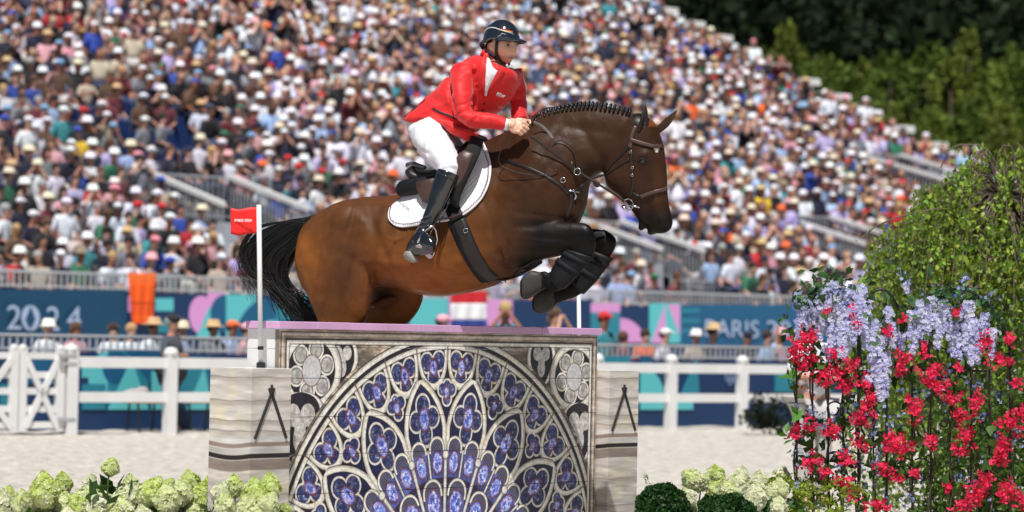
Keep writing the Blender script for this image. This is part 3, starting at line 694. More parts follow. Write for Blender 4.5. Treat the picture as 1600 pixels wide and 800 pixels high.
for s in (sA+.06, sA-.07, sB): mb = MB(); mb.box(FP(s, .62), RD*.055, NB*.045, Z*.56); mb.lathe([(.06, 1.18), (.05, 1.22), (0, 1.24)], 8, FP(s, 0)); gpart('stile', mb)
for z_ in (1.08, .82, .60, .36, .14):
    mb = MB(); seg(mb, FP(sA+.1, z_), FP(sB, z_), .02, .045); gpart('rail', mb); mb = MB(); seg(mb, FP(sD, z_), FP(sA-.1, z_), .02, .045); gpart('rail', mb)
for a_, b_ in (((sA+.1, 1.05), (sB-.03, .1)), ((sA+.1, .1), (sB-.03, 1.05)), ((sA-.1, 1.05), (sD, .1)), ((sA-.1, .1), (sD, 1.05))):
    mb = MB(); seg(mb, FP(a_[0], a_[1], -.03), FP(b_[0], b_[1], -.03), .02, .04); gpart('brace', mb)
for z_ in (1.09, .98, .22): mb = MB(); mb.box(FP((sB+sC)/2, z_, -.07), RD*.13, NB*.02, Z*.02); gpart('hinge', mb, M_galv)

# ------------------------------------------------------------------ boards round the arena
navy = mat('board_navy', srgb(14, 50, 92), .45, .05); navy2 = mat('board_deep_blue', srgb(12, 66, 98), .45, .05); teal = mat('board_teal', srgb(38, 128, 148), .45); lteal = mat('board_light_teal', srgb(92, 190, 196), .45); pinkm = mat('board_pink', srgb(214, 150, 208), .45); blue2 = mat('board_blue', srgb(20, 88, 128), .45); printm = mat('board_print', srgb(165, 182, 212), .45)
class Board:
    def __init__(s, base, z0, z1, sa, sb, name, lab):
        s.base = base; s.o = base; s.g = empty(name, base, lab, 'banner'); s.inv = Matrix.Translation(-base); s.k = 0
        mb = MB(); mb.box(base+RD*((sa+sb)/2)+Z*((z0+z1)/2)+NB*.04, RD*((sb-sa)/2), NB*.035, Z*((z1-z0)/2)); s.add('backing', mb, navy)
    def add(s, n, mb, m, kind=None):
        o = mb.obj(n, m); o.parent = s.g; o.matrix_parent_inverse = s.inv
        if kind: o['kind'] = kind
        return o
    def poly(s, pts, m, n='print_shape'):
        s.k += 1; off = .008+.0013*s.k; q = [hitplane(u, v, s.base, NB)-NB*0 for u, v in pts]; mb = MB(); f = [p-NB*off+NB*.005 for p in q]; b_ = [p+NB*.006 for p in q]; k = len(q)
        mb.add(f+b_, [tuple(range(k)), tuple(range(2*k-1, k-1, -1))]+[(i, i+k, (i+1) % k+k, (i+1) % k) for i in range(k)]); return s.add(n, mb, m)
    def circ(s, u, v, ru, rv, m, a0=0, a1=360):
        pts = [(u+ru*cos(radians(a)), v-rv*sin(radians(a))) for a in np.linspace(a0, a1, 25)]
        if a1-a0 < 359: pts.append((u, v))
        else: pts = pts[:-1]
        s.poly(pts, m)
    def txt(s, t, u, v, hpx, m, wpx=None, bold=0):
        p = hitplane(u, v, s.base, NB)-NB*.085; d = (p-CP).dot(c_f); size = hpx/F*d/.70; o = text3(t, p, RD, Z, size, m, bold, .003); o.parent = s.g; o.matrix_parent_inverse = s.inv
        if wpx:
            e = hitplane(u+wpx/2, v, s.base, NB)-hitplane(u-wpx/2, v, s.base, NB); k = e.length/max(o.dimensions.x, 1e-3); o.matrix_world = o.matrix_world @ Matrix.Diagonal((k, 1, 1, 1))
        return o
LBb = P(300, 520, 39.9); LBb.z = 0
lb = Board(LBb, 0, 1.12, on_line(-40, LBb), on_line(1700, LBb), 'lower_banner', 'low navy and teal banner board behind the white fence')
def rect(b, u0, v0, u1, v1, m): b.poly([(u0, v1), (u1, v1), (u1, v0), (u0, v0)], m)
rect(lb, 128, 561, 168, 590, lteal); lb.circ(168, 590, 30, 40, lteal, 90, 270); rect(lb, 168, 548, 232, 640, teal); lb.circ(182, 575, 22, 26, blue2); lb.poly([(168, 640), (205, 560), (232, 640)], lteal)
lb.poly([(195, 548), (250, 548), (235, 600)], blue2); rect(lb, 236, 556, 330, 640, blue2); lb.circ(236, 640, 34, 60, lteal, 0, 90); lb.circ(300, 600, 26, 38, teal); lb.poly([(290, 640), (318, 575), (332, 640)], lteal); rect(lb, 128, 600, 164, 640, teal)
rect(lb, 935, 556, 985, 640, teal); rect(lb, 1000, 620, 1082, 640, lteal); lb.circ(1000, 618, 36, 44, lteal, 0, 90); lb.poly([(1062, 620), (1088, 560), (1092, 620)], teal); rect(lb, 1000, 556, 1018, 578, blue2); rect(lb, 1210, 580, 1300, 612, teal); rect(lb, 40, 556, 100, 600, blue2); rect(lb, 0, 600, 20, 640, teal)
for k in range(5):         # five rings emblem
    p = hitplane(1132+(k % 3)*9+(k > 2)*4.5-(0 if k < 3 else 0), 590+(6 if k > 2 else 0), LBb, NB)-NB*.07; mb = MB(); R_ = .042
    mb.tube([p+RD*(R_*cos(a))+Z*(R_*sin(a)) for a in np.linspace(0, 2*pi, 19)], .006, 5); lb.add('ring_emblem', mb, printm)
mb = MB(); a_, b_ = on_line(-40, LBb), on_line(1700, LBb)
mb.tube([LBb+RD*a_+Z*1.35+NB*.05, LBb+RD*b_+Z*1.35+NB*.05], .022, 6); mb.tube([LBb+RD*a_+Z*1.16+NB*.05, LBb+RD*b_+Z*1.16+NB*.05], .018, 6); lb.add('top_rail', mb, M_galv)
mb = MB()
for s in np.arange(a_, b_, .115): mb.box(LBb+RD*s+Z*1.24+NB*.05, RD*.015, NB*.008, Z*.11)
lb.add('pickets', mb, M_galv, 'stuff')
UB = Board(B0+NB*-1.2, .5, 2.24, on_line(-60, B0), SEND+1, 'upper_banner', 'long blue and teal banner board lettered PARIS 2024 at the foot of the grandstand')
ub = UB
rect(ub, -30, 452, 198, 530, navy2); rect(ub, 200, 462, 208, 488, pinkm); rect(ub, 243, 466, 271, 486, lteal); rect(ub, 243, 500, 271, 520, teal)
rect(ub, 324, 455, 352, 500, pinkm); ub.circ(315, 492, 20, 30, pinkm); ub.poly([(305, 530), (327, 478), (345, 530)], lteal); ub.circ(352, 490, 24, 30, blue2, 90, 270); rect(ub, 353, 460, 400, 530, lteal); ub.circ(425, 540, 60, 76, blue2, 0, 180); ub.circ(425, 540, 30, 40, lteal, 0, 180)
rect(ub, 430, 462, 560, 500, teal); rect(ub, 640, 466, 700, 530, lteal); rect(ub, 700, 466, 760, 530, pinkm); rect(ub, 760, 468, 800, 530, pinkm); rect(ub, 800, 468, 925, 530, navy)
rect(ub, 922, 474, 968, 488, pinkm); rect(ub, 922, 488, 968, 532, teal); ub.circ(968, 535, 38, 38, pinkm, 0, 90); rect(ub, 1014, 474, 1062, 536, lteal); ub.poly([(1016, 536), (1038, 476), (1040, 536)], pinkm); ub.poly([(1042, 476), (1061, 476), (1061, 524)], pinkm)
rect(ub, 1062, 476, 1330, 540, blue2)
for v in (482, 498, 514): rect(ub, 1064, v, 1092, v+6, teal)
ub.txt('2', 19, 498, 38, printm, 22); ub.txt('2', 80, 500, 38, printm, 20); ub.txt('4', 113, 500, 38, printm, 22)
ub.circ(47, 497, 14, 20, printm); ub.poly([(47, 520), (38, 500), (47, 478), (54, 498)], navy2); ub.poly([(45, 516), (49, 516), (48, 508)], printm)
ub.txt('PARIS', 1140, 515, 27, printm, 84); ub.txt('20', 1213, 516, 27, printm, 38); ub.txt('24', 1262, 517, 27, printm, 38)
mb = MB(); q0 = B0-NB*1.2; a_, b_ = on_line(-60, B0), SEND+1
mb.tube([q0+RD*a_+Z*2.60, q0+RD*b_+Z*2.60], .03, 6); mb.tube([q0+RD*a_+Z*2.30, q0+RD*b_+Z*2.30], .02, 6); ub.add('top_rail', mb, M_galv); mb = MB()
for s in np.arange(a_, b_, .14): mb.box(q0+RD*s+Z*2.43, RD*.02, NB*.01, Z*.17)
ub.add('pickets', mb, M_galv, 'stuff')
mb = MB(); mb.box(SP(SEND/2-6, -.85, Z0/2-.05), RD*(SEND/2+6), NB*.28, Z*(Z0/2)); stpart('front_walkway', mb, M_deck)
# towels hung over the rail
def hung(u0, u1, v0, v1, rows, lab, taper=.0, name='towel', cat='towel'):
    base = q0-NB*.06; n = 28; m_ = 20; cols = [r_[1] for r_ in rows]; g = empty(name, hitplane((u0+u1)/2, v1, base, NB), lab, cat); inv = Matrix.Translation(-g.location); y = 0
    for frac, mm in rows:
        vs = []; ny = 8
        for j in range(ny+1):
            f = y+frac*j/ny; v = v0+(v1-v0)*f
            for i in range(n+1):
                s = i/n; u = u0+(u1-u0)*(s*(1-taper*f)+taper*f*.55); p = hitplane(u, v, base, NB); vs.append(p-NB*(.02+.022*sin(s*17+f*2)*min(1, f*2)))
        fs = [(j*(n+1)+i, j*(n+1)+i+1, (j+1)*(n+1)+i+1, (j+1)*(n+1)+i) for j in range(ny) for i in range(n)]
        o = mobj('cloth_band', mesh('cloth_band', vs, fs, mm, True)); md = o.modifiers.new('s', 'SOLIDIFY'); md.thickness = .006; o.parent = g; o.matrix_parent_inverse = inv; y += frac
M_or = mat('orange_towel', srgb(235, 92, 22), .9, .08); M_or2 = mat('orange_stripe', srgb(205, 70, 15), .9, .08)
hung(199, 243, 427, 506, [(.18, mat('towel_top', srgb(240, 110, 45), .9)), (.42, M_or), (.04, M_or2), (.05, M_or), (.04, M_or2), (.05, M_or), (.04, M_or2), (.18, M_or)], 'bright orange towel hanging over the rail above the blue banner', .25)
hung(703, 760, 455, 515, [(.32, mat('flag_red', srgb(200, 30, 45), .8)), (.42, mat('flag_white', srgb(235, 235, 240), .8)), (.26, mat('flag_blue', srgb(40, 60, 140), .8))], 'red, white and blue banded flag hung on the banner below the belly of the horse', 0, 'hung_flag', 'flag')
# people on the walkway between the boards, seen over the low banner
WK = [(75, 500, 'bucket', 'white', 'white', 'stand'), (118, 514, 'longhair', 'brown', 'pink', 'stand'), (177, 514, 'hair', 'dark brown', 'white', 'stand_cross'), (205, 512, 'hair', 'blond', 'white', 'stand'), (239, 499, 'brim', 'straw', 'white', 'stand'),
      (283, 503, 'bucket', 'cream', 'pale blue', 'stand_cross'), (333, 503, 'brim', 'straw', 'grey', 'stand'), (362, 506, 'cap', 'orange', 'pale blue', 'stand'), (384, 510, 'cap', 'pink', 'pink', 'stand'), (575, 506, 'bucket', 'white', 'white', 'stand'),
      (690, 497, 'cap', 'pink', 'white', 'stand'), (790, 476, 'hair', 'blond', 'teal', 'stand_phone'), (866, 485, 'longhair', 'brown', 'pale blue', 'stand_phone'), (943, 492, 'cap', 'red', 'teal', 'stand'), (973, 524, 'hair', 'brown', 'burgundy', 'stand'), (1008, 520, 'hair', 'dark brown', 'orange', 'stand'),
      (1038, 519, 'cap', 'white', 'white', 'stand'), (1087, 517, 'bucket', 'white', 'beige', 'stand_cross'), (1113, 508, 'brim', 'straw', 'navy', 'stand'), (1167, 523, 'cap', 'navy', 'navy', 'stand'), (1198, 522, 'hair', 'dark brown', 'pale blue', 'stand_raise'), (1218, 515, 'bucket', 'pink', 'pink', 'stand')]
near_words = {0: 'left of the white emblem', 4: 'left of the bending steward', 5: 'behind the bending steward'}
cd = {n: c for k in HATC.values() for n, c, _ in k}; sdct = {n: c for n, c, _ in SHIRTS}; cd['orange'] = srgb(240, 120, 70)
for i, (u, v, hk, hc, sc, pose) in enumerate(WK):
    base = LBb+NB*(1.1 if i % 2 else .8); v -= 10; p = hitplane(u, v, base, NB); L = dict(hat=hk, hatc=(hc, cd[hc]), shirt=(sc, sdct[sc]), skin=random.choice(SKINS[:4]), legs=srgb(60, 66, 90))
    hgt = 1.93 if hk in ('brim', 'bucket') else 1.87
    p = Vector((p.x, p.y, 0)); k = (hitplane(u, v, base, NB).z)/hgt
    add_person(pose, person_mtx(p, random.gauss(0, .4), max(.85, min(1.12, k))), L, '%s top and %s, %s from left on the low walkway' % (sc, hat_words(L), ordw(i+1)), 'people on the walkway behind the low banner')
# steward, benches and the dark planter by the fence
p = FP(on_line(268, FB+NB*.75), 0, .75)
L = dict(hat='cap', hatc=('black', srgb(30, 30, 36)), shirt=('grey', srgb(74, 78, 90)), skin=SKINS[1], legs=srgb(36, 38, 50))
add_person('stand_cross', person_mtx(p, .5, .93), L, 'steward in grey shirt, dark shorts and black cap standing behind the white fence', None, True)
mb = MB(); c = p+Z*.88+NF*.32-RD*.12; mb.ell(c, RD*.2, NB*.13, Z*.2, 12, 8); mb.tube([c+Z*.15-RD*.1, p+Z*1.35, c+Z*.15+RD*.1], .015, 5); mb.obj('shoulder_bag', mat('black_bag', (.02, .02, .025), .7, .2), label='black shoulder bag carried by the steward behind the fence', cat='bag')
M_wood = mat('bench_wood', (.30, .17, .09), .6, .2, 8)
def bench(u0, u1, lab):
    sa, sb = on_line(u0, FB+NB*.8), on_line(u1, FB+NB*.8); g = empty('bench', FP((sa+sb)/2, 0, .8), lab, 'bench', 'wooden benches behind the fence'); inv = Matrix.Translation(-g.location)
    def pt(n, mb, m): o = mb.obj(n, m); o.parent = g; o.matrix_parent_inverse = inv
    mb = MB(); seg(mb, FP(sa, .43, .8), FP(sb, .43, .8), .17, .02); pt('seat', mb, M_wood)
    for s in (sa+.12, sb-.12):
        for o_ in (-.12, .12): mb = MB(); mb.tube([FP(s, .42, .8+o_), FP(s, 0, .8+o_*1.5)], .018, 5); pt('leg', mb, M_black)
bench(200, 262, 'low wooden bench with a grey bag on it, left of the steward'); bench(280, 345, 'low wooden bench half hidden by the left pillar')
c = FP(on_line(215, FB+NB*.8), .53, .8); mb = MB(); mb.ell(c, RD*.24, NB*.14, Z*.09, 14, 8).ell(c+RD*.1+Z*.05, RD*.1, NB*.1, Z*.07, 10, 6); mb.obj('rucksack', mat('grey_bag', (.4, .38, .37), .9, .3, 20, bump=.6, bscale=30), smooth=True, label='pale grey soft bag lying on the left bench', cat='bag')
# ------------------------------------------------------------------ horse frame: X forward, Y away from the camera, lat = -Y
HY = radians(20); HX = Vector((cos(HY), -sin(HY), 0)); HYv = Vector((sin(HY), cos(HY), 0)); HO = P(693, 330, 17.3)
HM = Matrix(((HX.x, HYv.x, 0, HO.x), (HX.y, HYv.y, 0, HO.y), (0, 0, 1, HO.z), (0, 0, 0, 1))); HMI = HM.inverted()
CPL = HMI @ CP
def H(u, v, lat=0.0):          # point of the vertical plane at that sideways offset, in horse coordinates
    q = HMI.to_3x3() @ ray(u, v); return CPL + q*((-lat-CPL.y)/q.y)
PXM = 17.3/F                   # metres per pixel at the horse
def luv(p): return uv_of(HM @ Vector(p))
def pairs(st, n=22, rot=0.0, sq=2.0):
    """stations (uA, vA, uB, vB, halfwidth[, lat, narrowing at A])"""
    rings = []
    for s in st:
        uA, vA, uB, vB, hw = s[:5]; lat = s[5] if len(s) > 5 else 0; k = s[6] if len(s) > 6 else 0
        a_, b_ = H(uA, vA, lat), H(uB, vB, lat); c = (a_+b_)/2; h = (a_-b_)/2; L_ = Vector((sin(rot)*-1, 1, 0))*-hw
        rg = []
        for i in range(n):
            t = 2*pi*i/n; ct, st_ = cos(t), sin(t); ct2 = math.copysign(abs(ct)**(2/sq), ct); st2 = math.copysign(abs(st_)**(2/sq), st_)
            rg.append(c+h*ct2+L_*st2*(1-k*ct))
        rings.append(rg)
    return rings
def smooth_st(st, m=3):        # Catmull-Rom between the stations
    st = [list(s)+[0]*(7-len(s)) for s in st]; out = []
    for i in range(len(st)-1):
        p0, p1, p2, p3 = st[max(i-1, 0)], st[i], st[i+1], st[min(i+2, len(st)-1)]
        for q in range(m):
            t = q/m; out.append([.5*((2*b)+(-a+c)*t+(2*a-5*b+4*c-d)*t*t+(-a+3*b-3*c+d)*t**3) for a, b, c, d in zip(p0, p1, p2, p3)])
    out.append(st[-1]); return out
hb = MB()
# trunk and neck as one long body
trunk = [(474, 372, 473, 396, .05), (482, 350, 474, 440, .17), (497, 335, 492, 466, .245), (520, 321, 525, 466, .275, 0, .1), (552, 310, 552, 460, .285, 0, .12), (585, 306, 592, 450, .285, 0, .12), (622, 304, 630, 455, .30, 0, .12),
         (660, 290, 668, 462, .31, 0, .15), (698, 264, 708, 462, .31, 0, .22), (732, 236, 745, 454, .29, 0, .36), (764, 217, 785, 441, .265, 0, .42), (795, 203, 835, 415, .24, 0, .42), (818, 190, 884, 372, .235, 0, .35), (840, 180, 909, 335, .19, 0, .35),
         (868, 170, 916, 303, .145, 0, .35), (900, 165, 922, 284, .115, 0, .35), (932, 165, 934, 273, .098, 0, .3), (962, 169, 946, 266, .09, 0, .25), (986, 177, 962, 262, .085, 0, .1), (1000, 188, 975, 258, .075)]
hb.loft(pairs(smooth_st(trunk), 28))
HRT = radians(-9)
head = [(996, 176, 968, 210, .045), (1008, 180, 950, 232, .078), (1022, 190, 943, 258, .092), (1031, 210, 945, 278, .098), (1037, 232, 952, 294, .099), (1040, 256, 966, 305, .092), (1041, 280, 978, 317, .078), (1043, 303, 986, 327, .066), (1046, 324, 992, 336, .056), (1050, 340, 1000, 347, .054), (1050.5, 352, 1010, 358, .046), (1045, 361, 1018, 363, .034), (1036, 365, 1024, 365, .018)]
hb.loft(pairs(smooth_st(head), 24, HRT, 2.1))
hb.ell(H(967, 268, .062), (.085, 0, .05), (0, .035, 0), (-.04, 0, .085), 14, 10)       # cheek
hb.ell(H(1005, 243, .073), (.04, 0, .01), (0, .028, 0), (0, 0, .032), 12, 8); hb.ell(H(1030, 240, -.07), (.04, 0, .01), (0, .026, 0), (0, 0, .03), 12, 8)    # brow bones
hb.ell(H(1020, 300, .045), (.022, 0, -.01), (0, .018, 0), (.02, 0, .11), 10, 8)
hb.ell(H(1028, 347, .045), (.03, 0, 0), (0, .024, 0), (0, 0, .032), 12, 8); hb.ell(H(1018, 363, 0), (.034, 0, .008), (0, .034, 0), (0, 0, .022), 12, 8)   # nostril wing, lips
hb.ell(H(1004, 352, 0), (.026, 0, 0), (0, .034, 0), (.012, 0, .038), 12, 8)
def limb(st, m=3, n=18, sq=2.0): hb.loft(pairs(smooth_st(st, m), n, 0, sq))
# near hind leg (thigh, gaskin, hock, cannon, hoof) and far hind leg
limb([(478, 370, 560, 345, .08, .14), (468, 398, 588, 392, .13, .16), (472, 432, 586, 432, .125, .17), (481, 462, 582, 462, .11, .17), (492, 488, 576, 492, .088, .17), (500, 515, 560, 518, .065, .17), (492, 540, 536, 546, .05, .17), (474, 556, 510, 566, .043, .17)])
limb([(484, 548, 512, 560, .045, .17), (478, 590, 504, 596, .034, .17), (478, 640, 500, 644, .03, .17), (478, 680, 502, 684, .037, .17), (488, 702, 514, 696, .033, .17), (500, 722, 534, 708, .05, .17), (506, 744, 556, 722, .06, .17)], 2)
limb([(566, 400, 640, 420, .08, -.13), (560, 430, 656, 452, .12, -.16), (566, 462, 660, 468, .115, -.17), (572, 492, 646, 496, .09, -.17), (560, 520, 612, 526, .062, -.17), (540, 548, 584, 558, .047, -.17), (528, 568, 562, 580, .042, -.17)])
limb([(536, 562, 564, 574, .043, -.17), (530, 606, 556, 610, .034, -.17), (528, 652, 552, 656, .03, -.17), (530, 690, 554, 692, .037, -.17), (542, 712, 568, 704, .033, -.17), (554, 732, 588, 716, .05, -.17), (560, 752, 610, 730, .058, -.17)], 2)
# near fore leg: forearm, knee, folded cannon, fetlock, pastern, hoof
limb([(790, 330, 770, 402, .05, .15), (812, 338, 800, 424, .10, .17), (838, 344, 832, 410, .085, .17), (862, 346, 858, 402, .068, .17), (884, 347, 884, 396, .056, .165), (902, 347, 897, 392, .05, .16), (918, 350, 898, 398, .048, .16)])
limb([(900, 346, 895, 390, .04, .16), (920, 351, 893, 388, .048, .16), (931, 372, 892, 386, .048, .16), (928, 396, 888, 392, .042, .16), (915, 412, 886, 398, .034, .16), (900, 430, 872, 412, .031, .16), (884, 446, 860, 424, .034, .16), (870, 456, 850, 430, .038, .16), (856, 452, 846, 426, .032, .16)])
limb([(866, 446, 852, 422, .034, .16), (850, 452, 846, 424, .03, .16), (842, 457, 840, 424, .036, .16), (836, 462, 832, 422, .048, .16), (827, 467, 824, 426, .060, .16), (819, 468, 817, 434, .066, .16), (817, 466, 815.5, 438, .062, .16)], 2, 18, 3.0)
# far fore leg
limb([(830, 350, 820, 410, .07, -.12), (862, 352, 860, 404, .07, -.15), (900, 356, 900, 396, .058, -.16), (930, 358, 922, 396, .05, -.16), (948, 359, 926, 394, .047, -.16)])
limb([(944, 358, 926, 384, .04, -.16), (962, 370, 928, 386, .047, -.16), (962, 388, 926, 392, .044, -.16), (948, 410, 916, 398, .034, -.16), (932, 430, 906, 414, .03, -.16), (920, 448, 896, 432, .034, -.16), (908, 460, 890, 440, .036, -.16), (892, 468, 884, 444, .03, -.16)])
limb([(900, 463, 888, 440, .033, -.16), (882, 470, 876, 446, .03, -.16), (868, 476, 864, 450, .036, -.16), (862, 485, 857, 450, .050, -.16), (849, 490, 846, 454, .060, -.16), (838, 488, 837, 462, .064, -.16), (835.5, 485, 836, 466, .058, -.16)], 2, 18, 3.0)
# muscles
hb.ell(H(474, 492, -.05), (.05, 0, .02), (0, .04, 0), (.02, 0, .05), 12, 8)
hb.ell(H(800, 345, .16), (.17, 0, -.10), (0, .085, 0), (.06, 0, .14), 16, 10)
hb.ell(H(812, 300, .13), (.10, 0, .06), (0, .09, 0), (-.05, 0, .17), 16, 10)
hb.ell(H(890, 322, .07), (.075, 0, -.02), (0, .085, 0), (0, 0, .10), 14, 10); hb.ell(H(892, 322, -.07), (.075, 0, -.02), (0, .085, 0), (0, 0, .10), 14, 10)
hb.ell(H(545, 352, .17), (.13, 0, .04), (0, .10, 0), (-.03, 0, .14), 16, 10); hb.ell(H(512, 396, .18), (.09, 0, 0), (0, .085, 0), (0, 0, .2), 16, 10)
hb.ell(H(568, 425, .19), (.06, 0, 0), (0, .06, 0), (0, 0, .12), 12, 8)
hb.ell(H(598, 472, .0), (.10, 0, .03), (0, .05, 0), (0, 0, .035), 12, 8)
M_horse = None
horse_me = remeshed('horse', hb, .0115, 7, None)
def get_co(me): co = np.empty(len(me.vertices)*3, dtype=np.float64); me.vertices.foreach_get('co', co); return co.reshape(-1, 3)
def get_no(me): co = np.empty(len(me.vertices)*3, dtype=np.float64); me.vertices.foreach_get('normal', co); return co.reshape(-1, 3)
def proj_np(co, M=HM):
    w = co @ np.array(M)[:3, :3].T + np.array(M)[:3, 3] - np.array(CP); D = w @ np.array(c_f); return 800+F*(w @ np.array(c_r))/D, 400-F*(w @ np.array(c_u))/D
def bumpat(co, no, u, v, cu, cv, ru, rv, amp, ang=0.0, near=None):
    du, dv = u-cu, v-cv; a = radians(ang); x = du*cos(a)+dv*sin(a); y = -du*sin(a)+dv*cos(a); w = np.exp(-(x/ru)**2-(y/rv)**2)
    if near is not None: w = w*(no[:, 1]*near < 0.2)
    return co+no*(amp*w)[:, None]
co = get_co(horse_me); no = get_no(horse_me); hu, hv = proj_np(co)
for a_ in ((600, 395, 60, 6, -.010, 70), (575, 372, 9, 60, -.012, 20), (772, 330, 10, 55, -.014, 12), (820, 290, 60, 8, -.010, -40), (870, 230, 70, 16, .006, 25), (930, 235, 50, 8, -.010, 60), (1012, 330, 6, 22, -.008, 0), (1028, 348, 5, 7, -.02, 20), (980, 255, 22, 5, -.006, 60),
           (742, 400, 60, 12, .006, 60), (520, 440, 8, 50, -.008, 8), (862, 372, 40, 5, -.008, 5), (850, 392, 40, 5, -.006, 0), (1006, 268, 18, 5, .006, 70), (1010, 366, 14, 1.6, -.010, 0), (640, 420, 50, 16, .006, 0), (984, 288, 3, 26, -.009, 12), (972, 276, 12, 22, .007, 30), (1024, 292, 3, 30, .006, -4), (1016, 318, 3, 24, -.006, 8), (556, 396, 5, 60, -.010, 14), (498, 400, 4, 60, -.007, 6), (566, 334, 10, 16, .016, 10), (550, 345, 5, 34, -.012, 16), (580, 352, 8, 40, -.010, -8), (596, 352, 6, 26, .008, 12), (582, 430, 5, 40, -.014, 4), (530, 372, 22, 40, .008, 0), (700, 440, 70, 4, -.006, -6), (765, 352, 5, 40, -.010, -14), (838, 336, 34, 4, -.008, 8), (846, 240, 50, 6, -.007, -58), (905, 200, 60, 7, -.006, 10), (790, 268, 46, 5, -.006, 30), (580, 330, 30, 6, -.006, -10)):
    co = bumpat(co, no, hu, hv, *a_, near=1)
# veins on flank and face
for path, amp in ((((560, 320), (556, 335), (552, 350)), .003), (((612, 352), (622, 362), (618, 376), (606, 392)), .004), (((618, 376), (632, 370), (642, 356)), .0035), (((596, 360), (606, 372), (618, 376)), .003), (((788, 370), (784, 386), (790, 404)), .004), (((1016, 272), (1018, 290), (1014, 306)), .003), (((700, 420), (740, 428), (770, 420)), .003)):
    d = np.full(len(co), 1e9)
    for (x0, y0), (x1, y1) in zip(path[:-1], path[1:]):
        dx, dy = x1-x0, y1-y0; t = np.clip(((hu-x0)*dx+(hv-y0)*dy)/(dx*dx+dy*dy), 0, 1); d = np.minimum(d, np.hypot(hu-x0-t*dx, hv-y0-t*dy))
    co = co+no*(amp*1.5*np.exp(-(d/1.9)**2)*(no[:, 1] < 0))[:, None]
from mathutils import noise as mno
nz = np.array([mno.noise(Vector((p[0]*5, p[1]*5, p[2]*7)))*.6+mno.noise(Vector((p[0]*13+p[2]*6, p[1]*9, p[2]*11)))*.4 for p in co]); co = co+no*(.0068*nz)[:, None]
horse_me.vertices.foreach_set('co', co.ravel()); horse_me.update()
# coat colour, with forehand shade, bright rump edge and belly bounce painted in
def sst(x, a, b): t = np.clip((x-a)/(b-a), 0, 1); return t*t*(3-2*t)
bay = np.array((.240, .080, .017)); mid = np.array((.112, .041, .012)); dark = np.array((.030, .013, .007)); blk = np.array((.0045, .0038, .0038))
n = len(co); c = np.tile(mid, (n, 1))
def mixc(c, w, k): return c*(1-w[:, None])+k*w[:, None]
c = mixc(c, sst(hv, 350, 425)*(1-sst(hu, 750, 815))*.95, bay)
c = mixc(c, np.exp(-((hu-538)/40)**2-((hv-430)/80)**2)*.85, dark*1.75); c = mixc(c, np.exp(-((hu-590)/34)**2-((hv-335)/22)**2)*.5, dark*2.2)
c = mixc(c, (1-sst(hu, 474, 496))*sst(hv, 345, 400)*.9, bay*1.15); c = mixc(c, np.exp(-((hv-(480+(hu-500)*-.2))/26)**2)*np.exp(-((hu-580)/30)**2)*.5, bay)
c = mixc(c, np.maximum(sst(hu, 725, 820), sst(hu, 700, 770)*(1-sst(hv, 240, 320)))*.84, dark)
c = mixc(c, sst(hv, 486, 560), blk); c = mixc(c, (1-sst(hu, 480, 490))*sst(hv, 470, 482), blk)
c = mixc(c, sst(hu, 900, 990)*.35, dark); c = mixc(c, np.exp(-((hu-1028)/9)**2-((hv-300)/30)**2)*.35, mid); c = mixc(c, sst(hv, 300, 345)*sst(hu, 985, 1000)*.85, blk*1.3)  # includes a soft highlight painted down the face
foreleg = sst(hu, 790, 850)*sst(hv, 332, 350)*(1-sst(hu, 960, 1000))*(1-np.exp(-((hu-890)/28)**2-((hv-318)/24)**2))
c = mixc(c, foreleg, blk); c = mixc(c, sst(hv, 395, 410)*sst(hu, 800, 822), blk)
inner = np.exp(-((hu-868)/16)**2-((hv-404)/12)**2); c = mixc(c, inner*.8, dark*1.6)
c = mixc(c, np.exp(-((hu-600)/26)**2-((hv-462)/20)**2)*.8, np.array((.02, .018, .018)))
c = mixc(c, np.exp(-((hu-1005)/11)**2-((hv-252)/10)**2)*.7, blk); c = mixc(c, np.exp(-((hu-1028)/6)**2-((hv-348)/8)**2), blk*.5)  # nostril hollow painted dark
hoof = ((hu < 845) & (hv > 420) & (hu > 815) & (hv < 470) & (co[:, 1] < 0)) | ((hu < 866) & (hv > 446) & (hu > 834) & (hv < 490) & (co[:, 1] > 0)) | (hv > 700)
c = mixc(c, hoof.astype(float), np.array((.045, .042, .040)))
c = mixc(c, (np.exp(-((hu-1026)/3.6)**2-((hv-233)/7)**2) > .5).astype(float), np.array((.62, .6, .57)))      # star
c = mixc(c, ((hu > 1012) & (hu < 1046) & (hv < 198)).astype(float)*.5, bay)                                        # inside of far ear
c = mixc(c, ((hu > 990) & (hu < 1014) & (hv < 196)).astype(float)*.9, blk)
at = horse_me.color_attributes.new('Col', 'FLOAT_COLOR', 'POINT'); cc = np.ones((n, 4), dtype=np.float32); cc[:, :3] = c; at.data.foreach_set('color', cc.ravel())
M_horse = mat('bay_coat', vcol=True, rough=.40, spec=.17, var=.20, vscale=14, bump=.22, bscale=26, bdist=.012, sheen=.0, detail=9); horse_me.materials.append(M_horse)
_t = M_horse.node_tree; _n = _t.nodes.new('ShaderNodeTexNoise'); _n.inputs['Scale'].default_value = 9; _n.inputs['Detail'].default_value = 10; _r = _t.nodes.new('ShaderNodeMapRange'); _r.inputs[1].default_value = .35; _r.inputs[2].default_value = .65; _r.inputs[3].default_value = .30; _r.inputs[4].default_value = .62
_t.links.new(_n.outputs['Fac'], _r.inputs[0]); _t.links.new(_r.outputs[0], _t.nodes['Principled BSDF'].inputs['Roughness'])
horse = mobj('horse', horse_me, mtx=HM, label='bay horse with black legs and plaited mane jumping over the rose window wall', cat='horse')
BV = BVHTree.FromPolygons([Vector(x) for x in co], [tuple(p.vertices) for p in horse_me.polygons])
